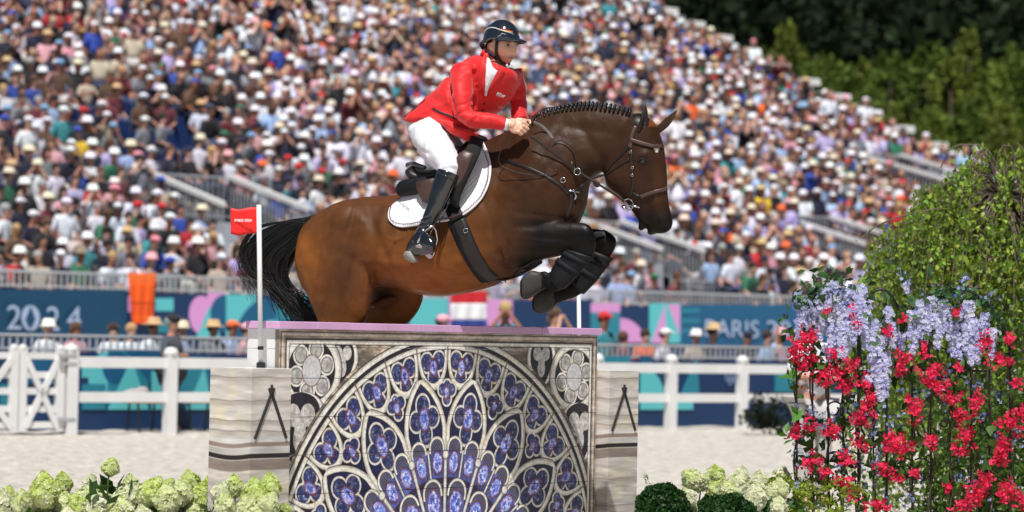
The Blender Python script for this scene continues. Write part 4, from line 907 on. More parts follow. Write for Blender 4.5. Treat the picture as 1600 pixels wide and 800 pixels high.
def onh(u, v, off=.004, lat=None):
    q = (HMI.to_3x3() @ ray(u, v)).normalized(); loc, nrm, i, d = BV.ray_cast(CPL, q)
    if loc is None:
        if lat is None: lat = .1
        return H(u, v, lat), Vector((0, -1, 0)), False
    return loc+nrm*off, nrm, True
def resample(pts, step=4.0):
    P_ = [np.array(p[:2], float) for p in pts]; out = []; ex = [p[2] if len(p) > 2 else None for p in pts]
    for i in range(len(P_)-1):
        p0, p1, p2, p3 = P_[max(i-1, 0)], P_[i], P_[i+1], P_[min(i+2, len(P_)-1)]; m = max(2, int(np.linalg.norm(p2-p1)/step))
        for k in range(m):
            t = k/m; q = .5*((2*p1)+(-p0+p2)*t+(2*p0-5*p1+4*p2-p3)*t*t+(-p0+3*p1-3*p2+p3)*t**3)
            e0, e1 = ex[i], ex[i+1]; out.append((q[0], q[1], None if e0 is None or e1 is None else e0*(1-t)+e1*t))
    out.append((*P_[-1], ex[-1])); return out
def hpart(name, me_or_mb, m, parent, smooth=True):
    o = me_or_mb.obj(name, m, smooth=smooth) if isinstance(me_or_mb, MB) else mobj(name, me_or_mb); o.parent = parent; return o
def strap_mb(pts, width, thick=.004, off=.003, step=4.0, mb=None, relax=2):
    """ribbon laid on the horse; a point with a third value hangs free at that sideways offset"""
    mb = mb or MB(); S = []
    for (u, v, lat) in resample(pts, step):
        if lat is not None: S.append([H(u, v, lat), Vector((0, -1, 0))])
        else: p, nn, ok = onh(u, v, off); S.append([p, nn])
    for _ in range(relax):
        S = [[(S[max(i-1, 0)][0]+S[i][0]*2+S[min(i+1, len(S)-1)][0])/4, (S[max(i-1, 0)][1]+S[i][1]+S[min(i+1, len(S)-1)][1]).normalized()] for i in range(len(S))]
    rings = []
    for i in range(len(S)):
        p, nn = S[i]; t = (S[min(i+1, len(S)-1)][0]-S[max(i-1, 0)][0]).normalized(); w = t.cross(nn).normalized(); nn2 = w.cross(t)
        w_ = width[0]+(width[1]-width[0])*i/(len(S)-1) if isinstance(width, tuple) else width
        prof = [(-1, 0), (-.92, .8), (-.5, 1), (.5, 1), (.92, .8), (1, 0), (.8, -.6), (-.8, -.6)]; rings.append([p+w*(w_/2*x)+nn2*(thick*y) for x, y in prof])
    mb.loft(rings); return mb
M_leather = mat('dark_leather', (.014, .009, .008), .42, .3, 40, bump=.2, bscale=150, bdist=.002); M_brleather = mat('brown_leather', (.07, .035, .028), .42, .3, 30, bump=.2, bscale=120, bdist=.002)
M_steel = mat('polished_steel', (.62, .62, .63), .2, metal=1.0); M_blackgel = mat('black_neoprene', (.007, .008, .010), .55, .3, 30, spec=.25, bump=.3, bscale=80, bdist=.003)
def ring_mb(c, R_, r_, ax=Vector((0, -1, 0)), mb=None, n=20):
    mb = mb or MB(); ax = ax.normalized(); a = ax.orthogonal().normalized(); b = ax.cross(a); mb.tube([c+(a*cos(t)+b*sin(t))*R_ for t in np.linspace(0, 2*pi, n+1)], r_, 7); return mb
# eye
eg = onh(1003.5, 252.5, -.003)
mb = MB(); mb.ell(eg[0], (.019, 0, 0), (0, .010, 0), (0, 0, .014), 14, 9); hpart('eye', mb, mat('horse_eye', (.008, .006, .005), .08, spec=.8), horse)
mb = strap_mb([(996, 253), (1000, 248.5), (1005, 248), (1011, 252)], .006, .003, .001, 2); hpart('eyelid', mb, mat('eyelid', (.012, .009, .008), .5), horse)
for (u0, v0, u1, v1, lat, w, ib) in ((1001, 204, 1008, 163.5, .062, .048, 0), (1026, 206, 1059, 172.5, -.075, .036, 1)):
    a_, b_ = H(u0, v0, lat), H(u1, v1, lat); up_ = (b_-a_); t = up_.normalized(); face = Vector((.75, -.6 if ib else -.15, 0)); face = (face-t*face.dot(t)).normalized(); s_ = t.cross(face); rings = []
    for k, r_, cv in ((-.12, .62, .1), (0, .72, .2), (.18, .92, .45), (.4, 1.0, .6), (.6, .86, .6), (.78, .58, .5), (.92, .25, .3), (1, .03, 0)):
        c_ = a_+up_*k+face*(.014*sin(k*3)-(.012 if ib else .0)*k); ring = []
        for x in np.linspace(0, 2*pi, 17)[:-1]:
            dpt = max(0, cos(x)); ring.append(c_+(s_*sin(x)*w*.78+face*(cos(x)*w*.5-dpt**2*w*1.0*cv))*r_)
        rings.append(ring)
    mb = MB(); mb.loft(rings); hpart('ear', mb, mat('ear_hair', (.075, .030, .014) if ib else (.010, .007, .006), .6, .4, 30), horse)
# plaited mane: a row of knots on a dark crest
M_hair = mat('black_horsehair', (.006, .0055, .006), .42, .5, 60, bump=.8, bscale=110, bdist=.006, stretch=(1, 1, .35))
crest = resample([(828, 190), (846, 180), (868, 171), (900, 164.5), (932, 164), (960, 168), (984, 175)], 6.2)
R1 = random.Random(2)
for i, (u, v, _) in enumerate(crest):
    k = 1-.35*i/len(crest); p = H(u, v+1, .018); q = H(u+1, v-3.2*k, .005); e = H(u-2, v+8*k, .058)
    mb = MB(); mb.ell(q, (.0138*k*R1.uniform(.85, 1.1), 0, .003*R1.uniform(-1, 1)), (0, .018, 0), (0, 0, .016*k*R1.uniform(.85, 1.15)), 9, 7); mb.ell(p, (.0150*k, 0, 0), (0, .016, 0), (0, 0, .022*k), 9, 7); mb.ell(e*.6+p*.4, (.010*k, 0, 0), (0, .015, 0), (-.004, 0, .018*k), 9, 7); hpart('plait', mb, M_hair, horse)
mb = MB(); mb.tube([H(u, v+2, .0) for u, v, _ in resample([(822, 196), (846, 181), (868, 172), (900, 166), (932, 166), (960, 170), (994, 180), (1012, 186)], 5)], .013, 8); hpart('crest_hair', mb, M_hair, horse)
mb = MB()
for k in range(7): mb.tube([H(1010+k*.8, 186, .03-.006*k), H(1019+k*.8, 200, .02-.006*k), H(1023+k*.7, 213, .022-.006*k), H(1026+k*.5, 222+k % 3, .02-.006*k)], [.006, .006, .004, .001], 5)
hpart('forelock', mb, M_hair, horse)
# tail
tb = MB(); tst = [(499, 333, 490, 352, .03), (478, 339, 474, 366, .05), (455, 344, 463, 400, .07), (430, 351, 452, 424, .08), (408, 360, 448, 440, .075), (392, 372, 446, 452, .06), (386, 390, 452, 462, .05), (392, 412, 462, 470, .045), (410, 430, 472, 478, .035), (438, 446, 482, 486, .025), (462, 464, 488, 492, .015)]
tb.loft(pairs(smooth_st(tst, 3), 20))
R2 = random.Random(4)
def strand(mb, pts, lat, r0, wob=2.5):
    ph = R2.random()*6; P_ = resample(pts, 9); m = len(P_); mb.tube([H(u+wob*sin(i*.7+ph)*i/m, v+wob*cos(i*.5+ph)*i/m, lat*(1-.5*i/m)) for i, (u, v, _) in enumerate(P_)], [r0*(1-.8*abs(i/m-.35)) for i in range(m-1)]+[.0006], 4)
for k in range(800):
    f = R2.random(); g_ = R2.random(); lat = (R2.random()-.35)*.17
    x0, y0 = 494-8*g_, 338+14*g_; x1, y1 = 445+12*f, 346+46*f; x2, y2 = 384+62*f+R2.gauss(0, 2), 388+34*f+R2.gauss(0, 4); x3, y3 = 392+64*f+R2.gauss(0, 5), 424+34*f; x4, y4 = 428+50*f+R2.gauss(0, 10), 450+36*f+R2.gauss(0, 7)
    pts = [(x0, y0), (x1, y1), (x2, y2), (x3, y3), (x4, y4)]
    if R2.random() < .5: pts.append((x4+24+R2.gauss(0, 8), y4+34+R2.gauss(0, 8)))
    strand(tb, pts, lat, .0015+R2.random()*.0022)
for k in range(90):            # loose hairs outside
    f = R2.random(); strand(tb, [(470, 344), (410-10*f, 352+6*f), (382-8*f, 378+20*f), (384+R2.gauss(0, 8), 430), (410+R2.gauss(0, 12), 462+R2.gauss(0, 8))], (R2.random()-.5)*.2, .0010, 5)
tail = hpart('tail', tb, M_hair, horse)
# near-side wrinkles come from the coat bump; shoes
for (u, v, lat) in ((829, 466, .16), (848, 487, -.16)):
    pass
# ---------------- protective boots on the fore legs
def tendon(st, lab):
    g = MB(); g.loft(pairs(smooth_st(st, 3), 20)); o = g.obj('leg_boot', M_blackgel, smooth=True); o.matrix_world = HM; setp(o, lab, 'horse boot', 'protective boots on the front legs'); return o
b1 = tendon([(928, 402, 884, 388, .052, .16), (914, 418, 880, 396, .050, .16), (900, 434, 868, 410, .047, .16), (884, 450, 860, 426, .050, .16), (874, 452, 860, 436, .044, .16)], 'black leg boot on the nearer front leg of the horse')
b2 = tendon([(958, 404, 920, 388, .050, -.16), (944, 424, 910, 402, .048, -.16), (928, 444, 898, 424, .045, -.16), (912, 460, 892, 440, .047, -.16)], 'black leg boot on the farther front leg of the horse')
M_bs = mat('boot_strap', (.010, .011, .014), .7, spec=.2)
for (x0, y0, x1, y1, hw, lat, o) in ((921, 412, 882, 391, .0535, .16, b1), (907, 427, 873, 403, .051, .16, b1), (951, 415, 914, 394, .051, -.16, b2), (936, 435, 904, 413, .049, -.16, b2)):
    mb = MB(); q_ = [(x0+1, y0-1, x1-1, y1-1, hw+.001, lat), (x0-5, y0+6, x1-6, y1+5, hw+.001, lat)]; mb.loft(pairs(q_, 22)); hpart('boot_strap', mb, M_bs, o)
# ---------------- saddle pad
def poly_sheet(poly, off, thick, name, m, n_u=26, n_v=26, quilt=0.0):
    P_ = np.array(poly, float); v0, v1 = P_[:, 1].min()+.4, P_[:, 1].max()-.4; rows = []
    for j in range(n_v+1):
        v = v0+(v1-v0)*j/n_v; xs = []
        for (x0, y0), (x1, y1) in zip(poly, poly[1:]+poly[:1]):
            if (y0 <= v < y1) or (y1 <= v < y0): xs.append(x0+(x1-x0)*(v-y0)/(y1-y0))
        if len(xs) < 2: xs = [sum(p[0] for p in poly)/len(poly)]*2
        rows.append((v, min(xs), max(xs)))
    vs = []; no_ = []
    for v, a_, b_ in rows:
        for i in range(n_u+1):
            u = a_+(b_-a_)*i/n_u; p, nn, ok = onh(u, v, off, .2); e = min(i, n_u-i, (v-v0)/(v1-v0)*n_v*1.0, (v1-v)/(v1-v0)*n_v); qz = quilt*abs(sin((u+v)*.42))*abs(sin((u-v)*.42)) if quilt else 0
            vs.append(p+nn*qz); no_.append(nn)
    vn = len(vs); fs = []; q = n_u+1
    for j in range(n_v):
        for i in range(n_u): fs.append((j*q+i, j*q+i+1, (j+1)*q+i+1, (j+1)*q+i))
    me = mesh(name, vs, fs, m, True); o = mobj(name, me); s = o.modifiers.new('s', 'SOLIDIFY'); s.thickness = thick; s.offset = 1; bm_ = None
    return o
pad_poly = [(662, 292), (640, 302), (625, 314), (614, 322), (609, 333), (609, 343), (614, 351), (624, 354.5), (640, 354), (656, 351), (680, 347), (703, 344), (722, 337), (742, 323), (757, 305), (765, 284), (767, 262), (764, 245), (757, 228), (751, 220), (742, 226), (726, 246), (704, 270), (684, 285)]
M_pad = mat('white_quilted_pad', (.80, .80, .83), .75, .04, 20, bump=.35, bscale=60, bdist=.004)
pad = poly_sheet(pad_poly, .012, .010, 'saddle_pad', M_pad, 60, 60, .0045); pad.matrix_world = HM; setp(pad, 'white quilted saddle pad with dark red corded edge under the saddle', 'saddle pad')
edge = [(612, 326), (608.5, 336), (610, 346), (617, 353), (626, 355), (640, 354.5), (656, 351.5), (680, 347.5), (703, 344.5), (722, 337.5), (742, 323.5), (757, 305), (765.5, 284), (767.5, 262), (764.5, 245), (757.5, 228), (752, 218)]
hpart('white_binding', strap_mb(edge, .012, .009, .012, 4, relax=1), M_pad, pad)
mb = MB(); inn = resample([(u-(u-690)*.030, v-(v-290)*.040) for u, v in edge], 3.0)
for i in range(0, len(inn)-1, 1):
    a_ = onh(inn[i][0], inn[i][1], .026)[0]; b_ = onh(inn[i+1][0], inn[i+1][1], .026)[0]; t = (b_-a_); mb.box((a_+b_)/2, t*.36, Vector((0, .0016, 0)), t.normalized().cross(Vector((0, 1, 0)))*.0035)
hpart('cord_piping', mb, mat('piping', (.13, .035, .04), .6), pad, False)['kind'] = 'stuff'
tp, tn, _ = onh(636, 327, .026); xd = (H(649, 336, .2)-H(624, 316, .2)).normalized(); yd = tn.cross(xd)*1
if yd.z < 0: yd = -yd
lt = text3('STICHAUSER', HM @ (tp+tn*.002), HM.to_3x3() @ xd, HM.to_3x3() @ yd, .017, mat('pad_print', (.12, .12, .13), .6), space=1.1); lt.parent = pad; lt.matrix_parent_inverse = HMI
_im = lt.matrix_world.inverted()
for _v in lt.data.vertices:
    _w = lt.matrix_world @ _v.co; _u, _q, _d = uv_of(_w); _s, _nn, _ok = onh(_u, _q, .0245); _v.co = _im @ (HM @ _s)

# ---------------- girth and breastplate
girth = empty('girth', mtx=HM @ Matrix.Translation(H(740, 400, .2)), label='broad dark leather girth running down behind the front legs', cat='girth'); 
def gp(name, mb, m, par, base):
    o = mb.obj(name, m, smooth=True); o.parent = par; o.matrix_parent_inverse = base.inverted(); o.matrix_basis = HM; return o
gb = HM @ Matrix.Translation(H(740, 400, .2))
gp('guard', strap_mb([(714, 340), (719, 352), (727, 371), (736, 391), (748, 412), (760, 428), (773, 438)], (.086, .088), .010, .004, 5, relax=4), M_leather, girth, gb)
gp('padding', strap_mb([(711, 338), (717, 353), (725, 372), (734, 392), (746, 414), (757, 430), (768, 440)], (.116, .114), .006, .003, 5, relax=4), M_blackgel, girth, gb)
gp('upper_strap', strap_mb([(704, 318), (709, 330), (716, 346)], .095, .008, .016, 5), M_blackgel, girth, gb)
mb = ring_mb(onh(728, 361, .016)[0], .014, .0028, Vector((0, -1, .1))); gp('ring', mb, M_steel, girth, gb)
gp('buckle', MB().box(onh(785, 437, .012)[0], (.02, 0, .004), (0, .006, 0), (-.003, 0, .012)), M_steel, girth, gb)
bp_ = empty('breastplate', mtx=HM @ Matrix.Translation(H(860, 300, .2)), label='dark leather breastplate straps crossing the shoulder and chest of the horse', cat='harness'); bb = HM @ Matrix.Translation(H(860, 300, .2))
gp('shoulder_strap', strap_mb([(752, 234), (778, 246), (810, 257), (840, 269), (864, 282), (880, 294), (890, 305)], .020, .004, .003, 4), M_leather, bp_, bb)
gp('chest_strap', strap_mb([(892, 303), (893, 315), (889, 330), (884, 343)], .022, .004, .003, 4), M_leather, bp_, bb)
gp('belly_strap', strap_mb([(768, 437), (790, 436), (812, 429), (832, 418), (848, 408)], .020, .006, .004, 4), M_leather, bp_, bb)
gp('martingale', strap_mb([(892, 302), (905, 293), (918, 284, .1), (930, 277, .08), (946, 273, .07)], .016, .004, .004, 4), M_leather, bp_, bb)
gp('ring', ring_mb(onh(879, 282, .014)[0], .015, .0028), M_steel, bp_, bb)
gp('clip', MB().tube([onh(894, 296, .012)[0], onh(898, 306, .012)[0], onh(896, 312, .012)[0]], .006, 6).tube([onh(888, 298, .012)[0], onh(903, 300, .012)[0]], .005, 6), M_steel, bp_, bb)
# ---------------- bridle
br = empty('bridle', mtx=HM @ Matrix.Translation(H(990, 250, .1)), label='dark leather bridle with padded noseband and ring bit on the head of the horse', cat='bridle'); bm2 = HM @ Matrix.Translation(H(990, 250, .1))
gp('headpiece', strap_mb([(994, 196), (989, 206), (986, 220), (985, 232)], .022, .005, .003, 3), M_brleather, br, bm2)
gp('cheekpiece', strap_mb([(985, 232), (987, 250), (988, 268), (990, 285), (988, 300), (984, 308)], .016, .005, .003, 3), M_leather, br, bm2)
gp('browband', strap_mb([(984, 218), (996, 222), (1010, 226), (1024, 229), (1034, 228)], .024, .008, .004, 3), M_brleather, br, bm2)
gp('noseband', strap_mb([(1000, 308), (1010, 304), (1022, 300), (1034, 297), (1042, 294)], .024, .011, .004, 3), M_brleather, br, bm2)
gp('noseband_strap', strap_mb([(988, 300), (994, 306), (1002, 307)], .014, .004, .003, 3), M_leather, br, bm2)
gp('throatlatch', strap_mb([(984, 226), (972, 240), (958, 254), (947, 268)], .013, .004, .003, 3), M_leather, br, bm2)
gp('throatlatch', strap_mb([(984, 248), (970, 257), (957, 265), (947, 273)], .011, .004, .003, 3), M_leather, br, bm2)
for (u, v) in ((986, 238), (988, 262), (989, 274)): gp('buckle', ring_mb(onh(u, v, .010)[0], .008, .002, mb=None, n=10), M_steel, br, bm2)
cb = onh(984, 318, .020, .08)[0]; gp('bit_ring', ring_mb(cb, .036, .0038), M_steel, br, bm2); gp('bit_mouthpiece', MB().tube([cb+Vector((.01, 0, 0)), onh(1000, 324, .004)[0]], .007, 8).tube([H(972, 322, .1), H(979, 328, .1)], .009, 8), M_steel, br, bm2)
lat_b = -cb.y+.004
reins = empty('reins', mtx=HM @ Matrix.Translation(H(880, 250, .15)), label='dark leather reins running from the hand of the rider to the bit', cat='reins'); rm = HM @ Matrix.Translation(H(880, 250, .15))
HANDLAT = .23
gp('near_rein', strap_mb([(829, 212, HANDLAT), (845, 224, .215), (862, 237, .20), (882, 252, .175), (902, 267, .15), (925, 282, .13), (950, 297, .12), (968, 309, lat_b), (977, 317, lat_b)], .015, .003, 0, 5), M_leather, reins, rm)
gp('rein_ring', ring_mb(H(902, 268, .155), .021, .0034), M_steel, reins, rm)
gp('rein_stop', MB().ell(H(932, 287, .128), (.012, 0, .016), (0, .006, 0), (.020, 0, -.018), 8, 6), M_leather, reins, rm)
gp('martingale_fork', strap_mb([(903, 270, .15), (900, 250, .15), (893, 230, .15), (880, 219, .15), (867, 222, .155), (862, 236, .16), (866, 250, .16), (876, 262, .165), (872, 270, .17)], .008, .002, 0, 4), M_leather, reins, rm)
gp('far_rein', strap_mb([(832, 190, .17), (846, 196, .13), (856, 206, .125), (866, 220, .13), (880, 236, .14), (895, 258, .14)], .016, .003, 0, 4), mat('rein_web', (.16, .15, .14), .7, .3, 90), reins, rm)
gp('rein_loop', strap_mb([(830, 190, .12), (836, 178, .05), (850, 170, 0), (866, 168, -.05), (874, 174, -.1)], .010, .003, 0, 4), M_leather, reins, rm)
gp('rein_end', strap_mb([(808, 212, .22), (792, 222, .235), (780, 240, .25), (778, 254, .25), (792, 264, .25), (815, 271, .245), (840, 274, .235), (862, 270, .22), (874, 262, .2)], .006, .002, 0, 5), M_leather, reins, rm)
# ------------------------------------------------------------------ saddle
def lobj(name, mb, m, par=None, smooth=True, **kw):
    o = mb.obj(name, m, smooth=smooth, **kw)
    if par is None: o.matrix_world = HM
    else: o.parent = par
    return o
sad_e = empty('saddle', mtx=HM, label='black and brown leather jumping saddle with deep seat under the rider', cat='saddle')
mb = MB(); mb.loft(pairs(smooth_st([(642, 262, 636, 272, .06, 0), (652, 260, 646, 284, .15, 0), (666, 266, 664, 292, .16, 0), (690, 262, 694, 284, .13, 0), (712, 244, 722, 270, .12, 0), (728, 224, 740, 252, .11, 0), (744, 210, 752, 236, .08, 0), (758, 214, 760, 226, .05, 0)]), 20)); lobj('seat', mb, M_leather, sad_e)
mb = MB(); mb.tube([H(664, 262, .15), H(648, 257, .10), H(638, 258, 0), H(648, 257, -.10), H(664, 262, -.15)], [.012, .018, .02, .018, .012], 8); lobj('cantle', mb, mat('cantle_leather', (.09, .085, .085), .18, spec=.8), sad_e)
for sg in (1, -1):
    mb = MB(); mb.loft(pairs(smooth_st([(618, 296, 620, 302, .012, .20*sg), (624, 284, 626, 307, .035, .20*sg), (640, 279, 643, 305, .04, .21*sg), (660, 276, 664, 300, .04, .22*sg), (690, 270, 694, 292, .03, .22*sg)]), 14)); lobj('panel', mb, M_blackgel, sad_e)
mb = MB(); mb.loft(pairs(smooth_st([(700, 300, 716, 316, .008, .325), (704, 278, 718, 292, .014, .335), (709, 258, 728, 272, .018, .335), (716, 241, 736, 252, .018, .325), (726, 234, 740, 240, .012, .305)]), 16)); lobj('flap', mb, M_brleather, sad_e)
mb = MB(); mb.loft(pairs(smooth_st([(702, 318, 716, 326, .012, .318), (705, 296, 720, 306, .022, .322), (712, 272, 730, 284, .026, .318), (723, 244, 743, 256, .028, .300), (732, 224, 752, 234, .030, .25), (736, 210, 756, 218, .03, .16)]), 16)); lobj('knee_block', mb, mat('black_suede', (.008, .008, .009), .9), sad_e)
mb = MB(); mb.loft(pairs([(650, 284, 652, 300, .01, .27), (668, 280, 660, 316, .012, .30), (684, 276, 678, 320, .012, .30)], 12)); lobj('billet_flap', mb, M_brleather, sad_e)
mb = MB(); mb.loft([[p for p in r] for r in pairs([(700, 300, 716, 316, .008, -.31), (714, 256, 742, 272, .014, -.31), (732, 226, 752, 240, .014, -.27)], 12)]); lobj('flap', mb, M_brleather, sad_e)
# stirrup on its leather
st = empty('stirrup', mtx=HM, label='silver stirrup iron hanging on black leathers under the boot', cat='stirrup')
mb = MB(); A0 = H(677, 354, .42)
mb.tube([H(653, 380, .47), H(657, 369, .455), H(666, 359, .44), H(676, 353, .43), H(681, 360, .41), (H(683, 374, .40)), H(680, 388, .395), H(676, 400, .40)], [.008, .007, .0065, .009, .007, .0065, .007, .008], 8); lobj('arch', mb, M_steel, st)
mb = MB(); tc_ = (H(652, 383, .475)+H(674, 403, .41))/2; ta = (H(674, 403, .41)-H(652, 383, .475))/2; tb_ = Vector((-.3, -.6, -1)).cross(ta).normalized()*.024; mb.box(tc_, ta, tb_, ta.cross(tb_).normalized()*.006); o = lobj('tread', mb, mat('tread_metal', (.52, .48, .52), .4, metal=.4), st, False); bevel(o, .004)
lobj('leather', strap_mb([(697, 312, .39), (690, 328, .405), (683, 343, .42), (678, 353, .43)], .014, .003, 0, 4).tube([H(700, 320, .37), H(692, 338, .40), H(681, 355, .42)], .004, 6), M_leather, st)

# ------------------------------------------------------------------ rider: body with face and hands, then clothes
rider = empty('person', mtx=HM, label='rider in red jacket, white breeches and black helmet crouching over the neck of the horse', cat='rider')
HF = (Vector((1, 0, 0))*cos(radians(20))+Vector((0, -1, 0))*sin(radians(20)))
HF = (HF+Vector((0, 0, -.06))).normalized(); HL = Vector((0, 0, 1)).cross(HF).normalized(); HU = HF.cross(HL)
HC = H(782, 72, .03)
def hd(x, y, z): return HC+HF*x+HL*y+HU*z
ZF0 = [-.2, -.118, -.103, -.074, -.038, .004, .021, .06, .2]; ZF1 = [-.2, -.118, -.088, -.0545, -.020, .0155, .036, .06, .2]
def make_head():
    bm = bmesh.new(); bmesh.ops.create_icosphere(bm, subdivisions=5, radius=1); vs = np.array([v.co[:] for v in bm.verts]); fs = [tuple(v.index for v in f.verts) for f in bm.faces]; bm.free()
    x, y, z = vs[:, 0]*.098, vs[:, 1]*.078, vs[:, 2]*.118
    x = np.where(x > 0, x*1.12, x*1.0); low = sst(-z, .02, .11)
    y = y*(1-.30*low*(x > -.02)); x = x+low*.022*(vs[:, 0] > .1); x = np.where((z < -.03) & (x < 0), x*(1-.35*sst(-z, .03, .1)), x)
    z0_ = z; z = np.interp(z, ZF0, ZF1)
    g = lambda cy, cz, sy, sz: np.exp(-((np.abs(y)-cy)/sy)**2-((z-cz)/sz)**2)*(vs[:, 0] > .15)
    g0 = lambda cz, sy, sz: np.exp(-(y/sy)**2-((z-cz)/sz)**2)*(vs[:, 0] > .15)
    x = x+.015*np.exp(-(y/.012)**2)*sst(z, -.034, -.022)*(1-sst(z, .03, .05))*(vs[:, 0] > .15)+.013*g0(-.018, .013, .015)+.008*g0(-.004, .009, .018)
    x = x-.010*g(.032, .016, .015, .011)+.005*g(.022, .036, .03, .008)+.004*g(.045, -.012, .018, .016)+.006*g(.011, -.026, .007, .006)
    x = x+.008*g0(-.049, .021, .0045)+.0085*g0(-.060, .018, .005)-.004*g0(-.0543, .026, .0018)-.004*g0(-.071, .02, .005)+.017*g0(-.088, .022, .016)
    y = y+np.sign(y)*.004*g(.06, -.07, .02, .02)
    z = z0_; P_ = np.stack([x, y, z], 1); return P_, fs
hp_, hf_ = make_head()
bmB = MB(); bmB.add([hd(*p) for p in hp_], hf_)
bmB.tube([hd(-.02, 0, -.05), hd(-.030, 0, -.10), H(776, 104, .04), H(770, 116, .03)], [.05, .054, .060, .05], 16)
for sgn in (1, -1):            # ears
    c = hd(-.008, -.077*sgn, -.002); bmB.ell(c, HF*.017+HU*.004, HL*.008, HU*.031, 12, 9); bmB.ell(c+HU*-.024+HF*.002, HF*.008, HL*.006, HU*.009, 8, 6)
# trunk, arms and legs under the clothes
bmB.loft(pairs(smooth_st([(656, 192, 708, 212, .13), (672, 168, 732, 192, .11), (705, 136, 760, 168, .11), (738, 112, 785, 134, .10), (758, 96, 785, 112, .06)]), 18))
def arm(mb, pts, n=14): 
    P_ = [(H(u, v, l), r) for u, v, l, r in pts]; mb.tube([p for p, r in P_], [r for p, r in P_], n)
arm(bmB, [(735, 118, .13, .04), (722, 145, .24, .038), (724, 182, .28, .034), (760, 190, .27, .030), (790, 194, .245, .026), (801, 196, .235, .028)])
arm(bmB, [(798, 122, -.08, .04), (806, 145, -.15, .036), (810, 175, -.11, .030), (820, 196, -.03, .026)])
for sg in (1, -1):
    arm(bmB, [(676, 210, .10*sg, .10), (690, 236, .24*sg, .085), (702, 262, .31*sg, .062), (690, 300, .36*sg, .05), (672, 345, .39*sg, .038), (655, 385, .40*sg, .035)])
# near hand: palm and five fingers closed on the rein
def fingers(base, fw, up, out, s=1.0, mir=1):
    """fw: along the hand, up: back of the hand, out: towards the thumb"""
    bmB.ell(base+fw*.040*s, fw*.050*s, up*.019*s, out*.044*s, 14, 10); bmB.ell(base+fw*.015*s+out*.022*s-up*.008, fw*.036*s, up*.018*s, out*.020*s, 10, 8)
    bmB.tube([base-fw*.03, base, base+fw*.03*s], [.027, .028, .033], 12)
    for k, (o_, ln) in enumerate(((.030, .92), (.0105, 1.0), (-.0095, .95), (-.029, .8))):
        a = base+fw*(.068-.006*abs(k-1))*s+out*o_*s+up*.006*s; l = ln*s
        kn = a+fw*.012*l+up*.008; p2 = kn+fw*.024*l-up*.022*l; p3 = p2-fw*.014*l-up*.022*l; p4 = p3-fw*.018*l+up*-.002*l
        bmB.tube([a, kn, p2, p3, p4], [.0098*s, .0105*s, .0094*s, .0088*s, .0065*s], 8); bmB.ell(kn, fw*.011*s, up*.010*s, out*.0095*s, 8, 6)
    t0 = base+fw*.022*s+out*.036*s-up*.004; bmB.tube([t0, t0+fw*.026*s+out*.013*s-up*.006, t0+fw*.052*s+out*.004*s-up*.014, t0+fw*.068*s-out*.008*s-up*.022], [.014*s, .0125*s, .0105*s, .008*s], 8)
hb_ = H(797, 194, .235); hfw = (H(830, 206, .225)-hb_).normalized(); hup = Vector((.18, -.92, .25)); hup = (hup-hfw*hup.dot(hfw)).normalized(); hout = hup.cross(hfw); hout = hout if hout.z > 0 else -hout
fingers(hb_, hfw, hup, hout, 1.12)
hb2 = H(820, 194, .0); hfw2 = (H(832, 206, .04)-hb2).normalized(); hup2 = Vector((.1, .9, .3)); hup2 = (hup2-hfw2*hup2.dot(hfw2)).normalized(); hout2 = hup2.cross(hfw2); hout2 = hout2 if hout2.z > 0 else -hout2
fingers(hb2, hfw2, hup2, hout2, 1.0)
body = remeshed('body', bmB, .0036, 2, None, .4)
co = get_co(body); rel = co-np.array(HC); fx, fy, fz = rel @ np.array(HF), rel @ np.array(HL), np.interp(rel @ np.array(HU), ZF0, ZF1)
skin = np.array((.70, .40, .28)); c = np.tile(skin, (len(co), 1)); hdm = (np.abs(fz) < .14) & (np.hypot(fx, fy) < .14)
c = mixc(c, (np.exp(-(fy/.027)**4-((fz+.0545)/.0065)**2)*(fx > .05)*.95), np.array((.32, .085, .075)))
stub = (sst(-fz, .035, .055)*(fx > -.01)+np.exp(-(fy/.02)**2-((fz+.040)/.005)**2)*(fx > .07)*.8)*hdm; c = mixc(c, np.clip(stub, 0, 1)*.55, np.array((.20, .13, .10)))
for s_ in (1, -1):
    c = mixc(c, np.exp(-((fy-.033*s_-.004*s_)/.017)**2-((fz-.0365+.25*np.abs(np.abs(fy)-.034))/.0055)**2)*(fx > .05)*.95, np.array((.07, .045, .03)))
    c = mixc(c, np.exp(-((fy-.032*s_)/.018)**2-((fz-.018)/.011)**2)*(fx > .05)*.6, np.array((.26, .12, .09)))  # eye socket shadow painted into the skin
    c = mixc(c, np.exp(-((fy-.048*s_)/.02)**2-((fz+.018)/.02)**2)*(fx > .04)*.3, np.array((.60, .24, .17)))
c = mixc(c, hdm*(fz > .028)*(fx < .0).astype(float), np.array((.05, .035, .025))); c = mixc(c, hdm*((np.hypot(fx+.004, fz+.002) < .012) & (np.abs(fy) > .078)).astype(float)*.5, np.array((.30, .12, .08)))
at = body.color_attributes.new('Col', 'FLOAT_COLOR', 'POINT'); cc = np.ones((len(co), 4), dtype=np.float32); cc[:, :3] = c; at.data.foreach_set('color', cc.ravel())
body.materials.append(mat('rider_skin', vcol=True, rough=.45, var=.08, vscale=60, bump=.12, bscale=180, bdist=.002, sub=.03)); o = mobj('body', body, rider)
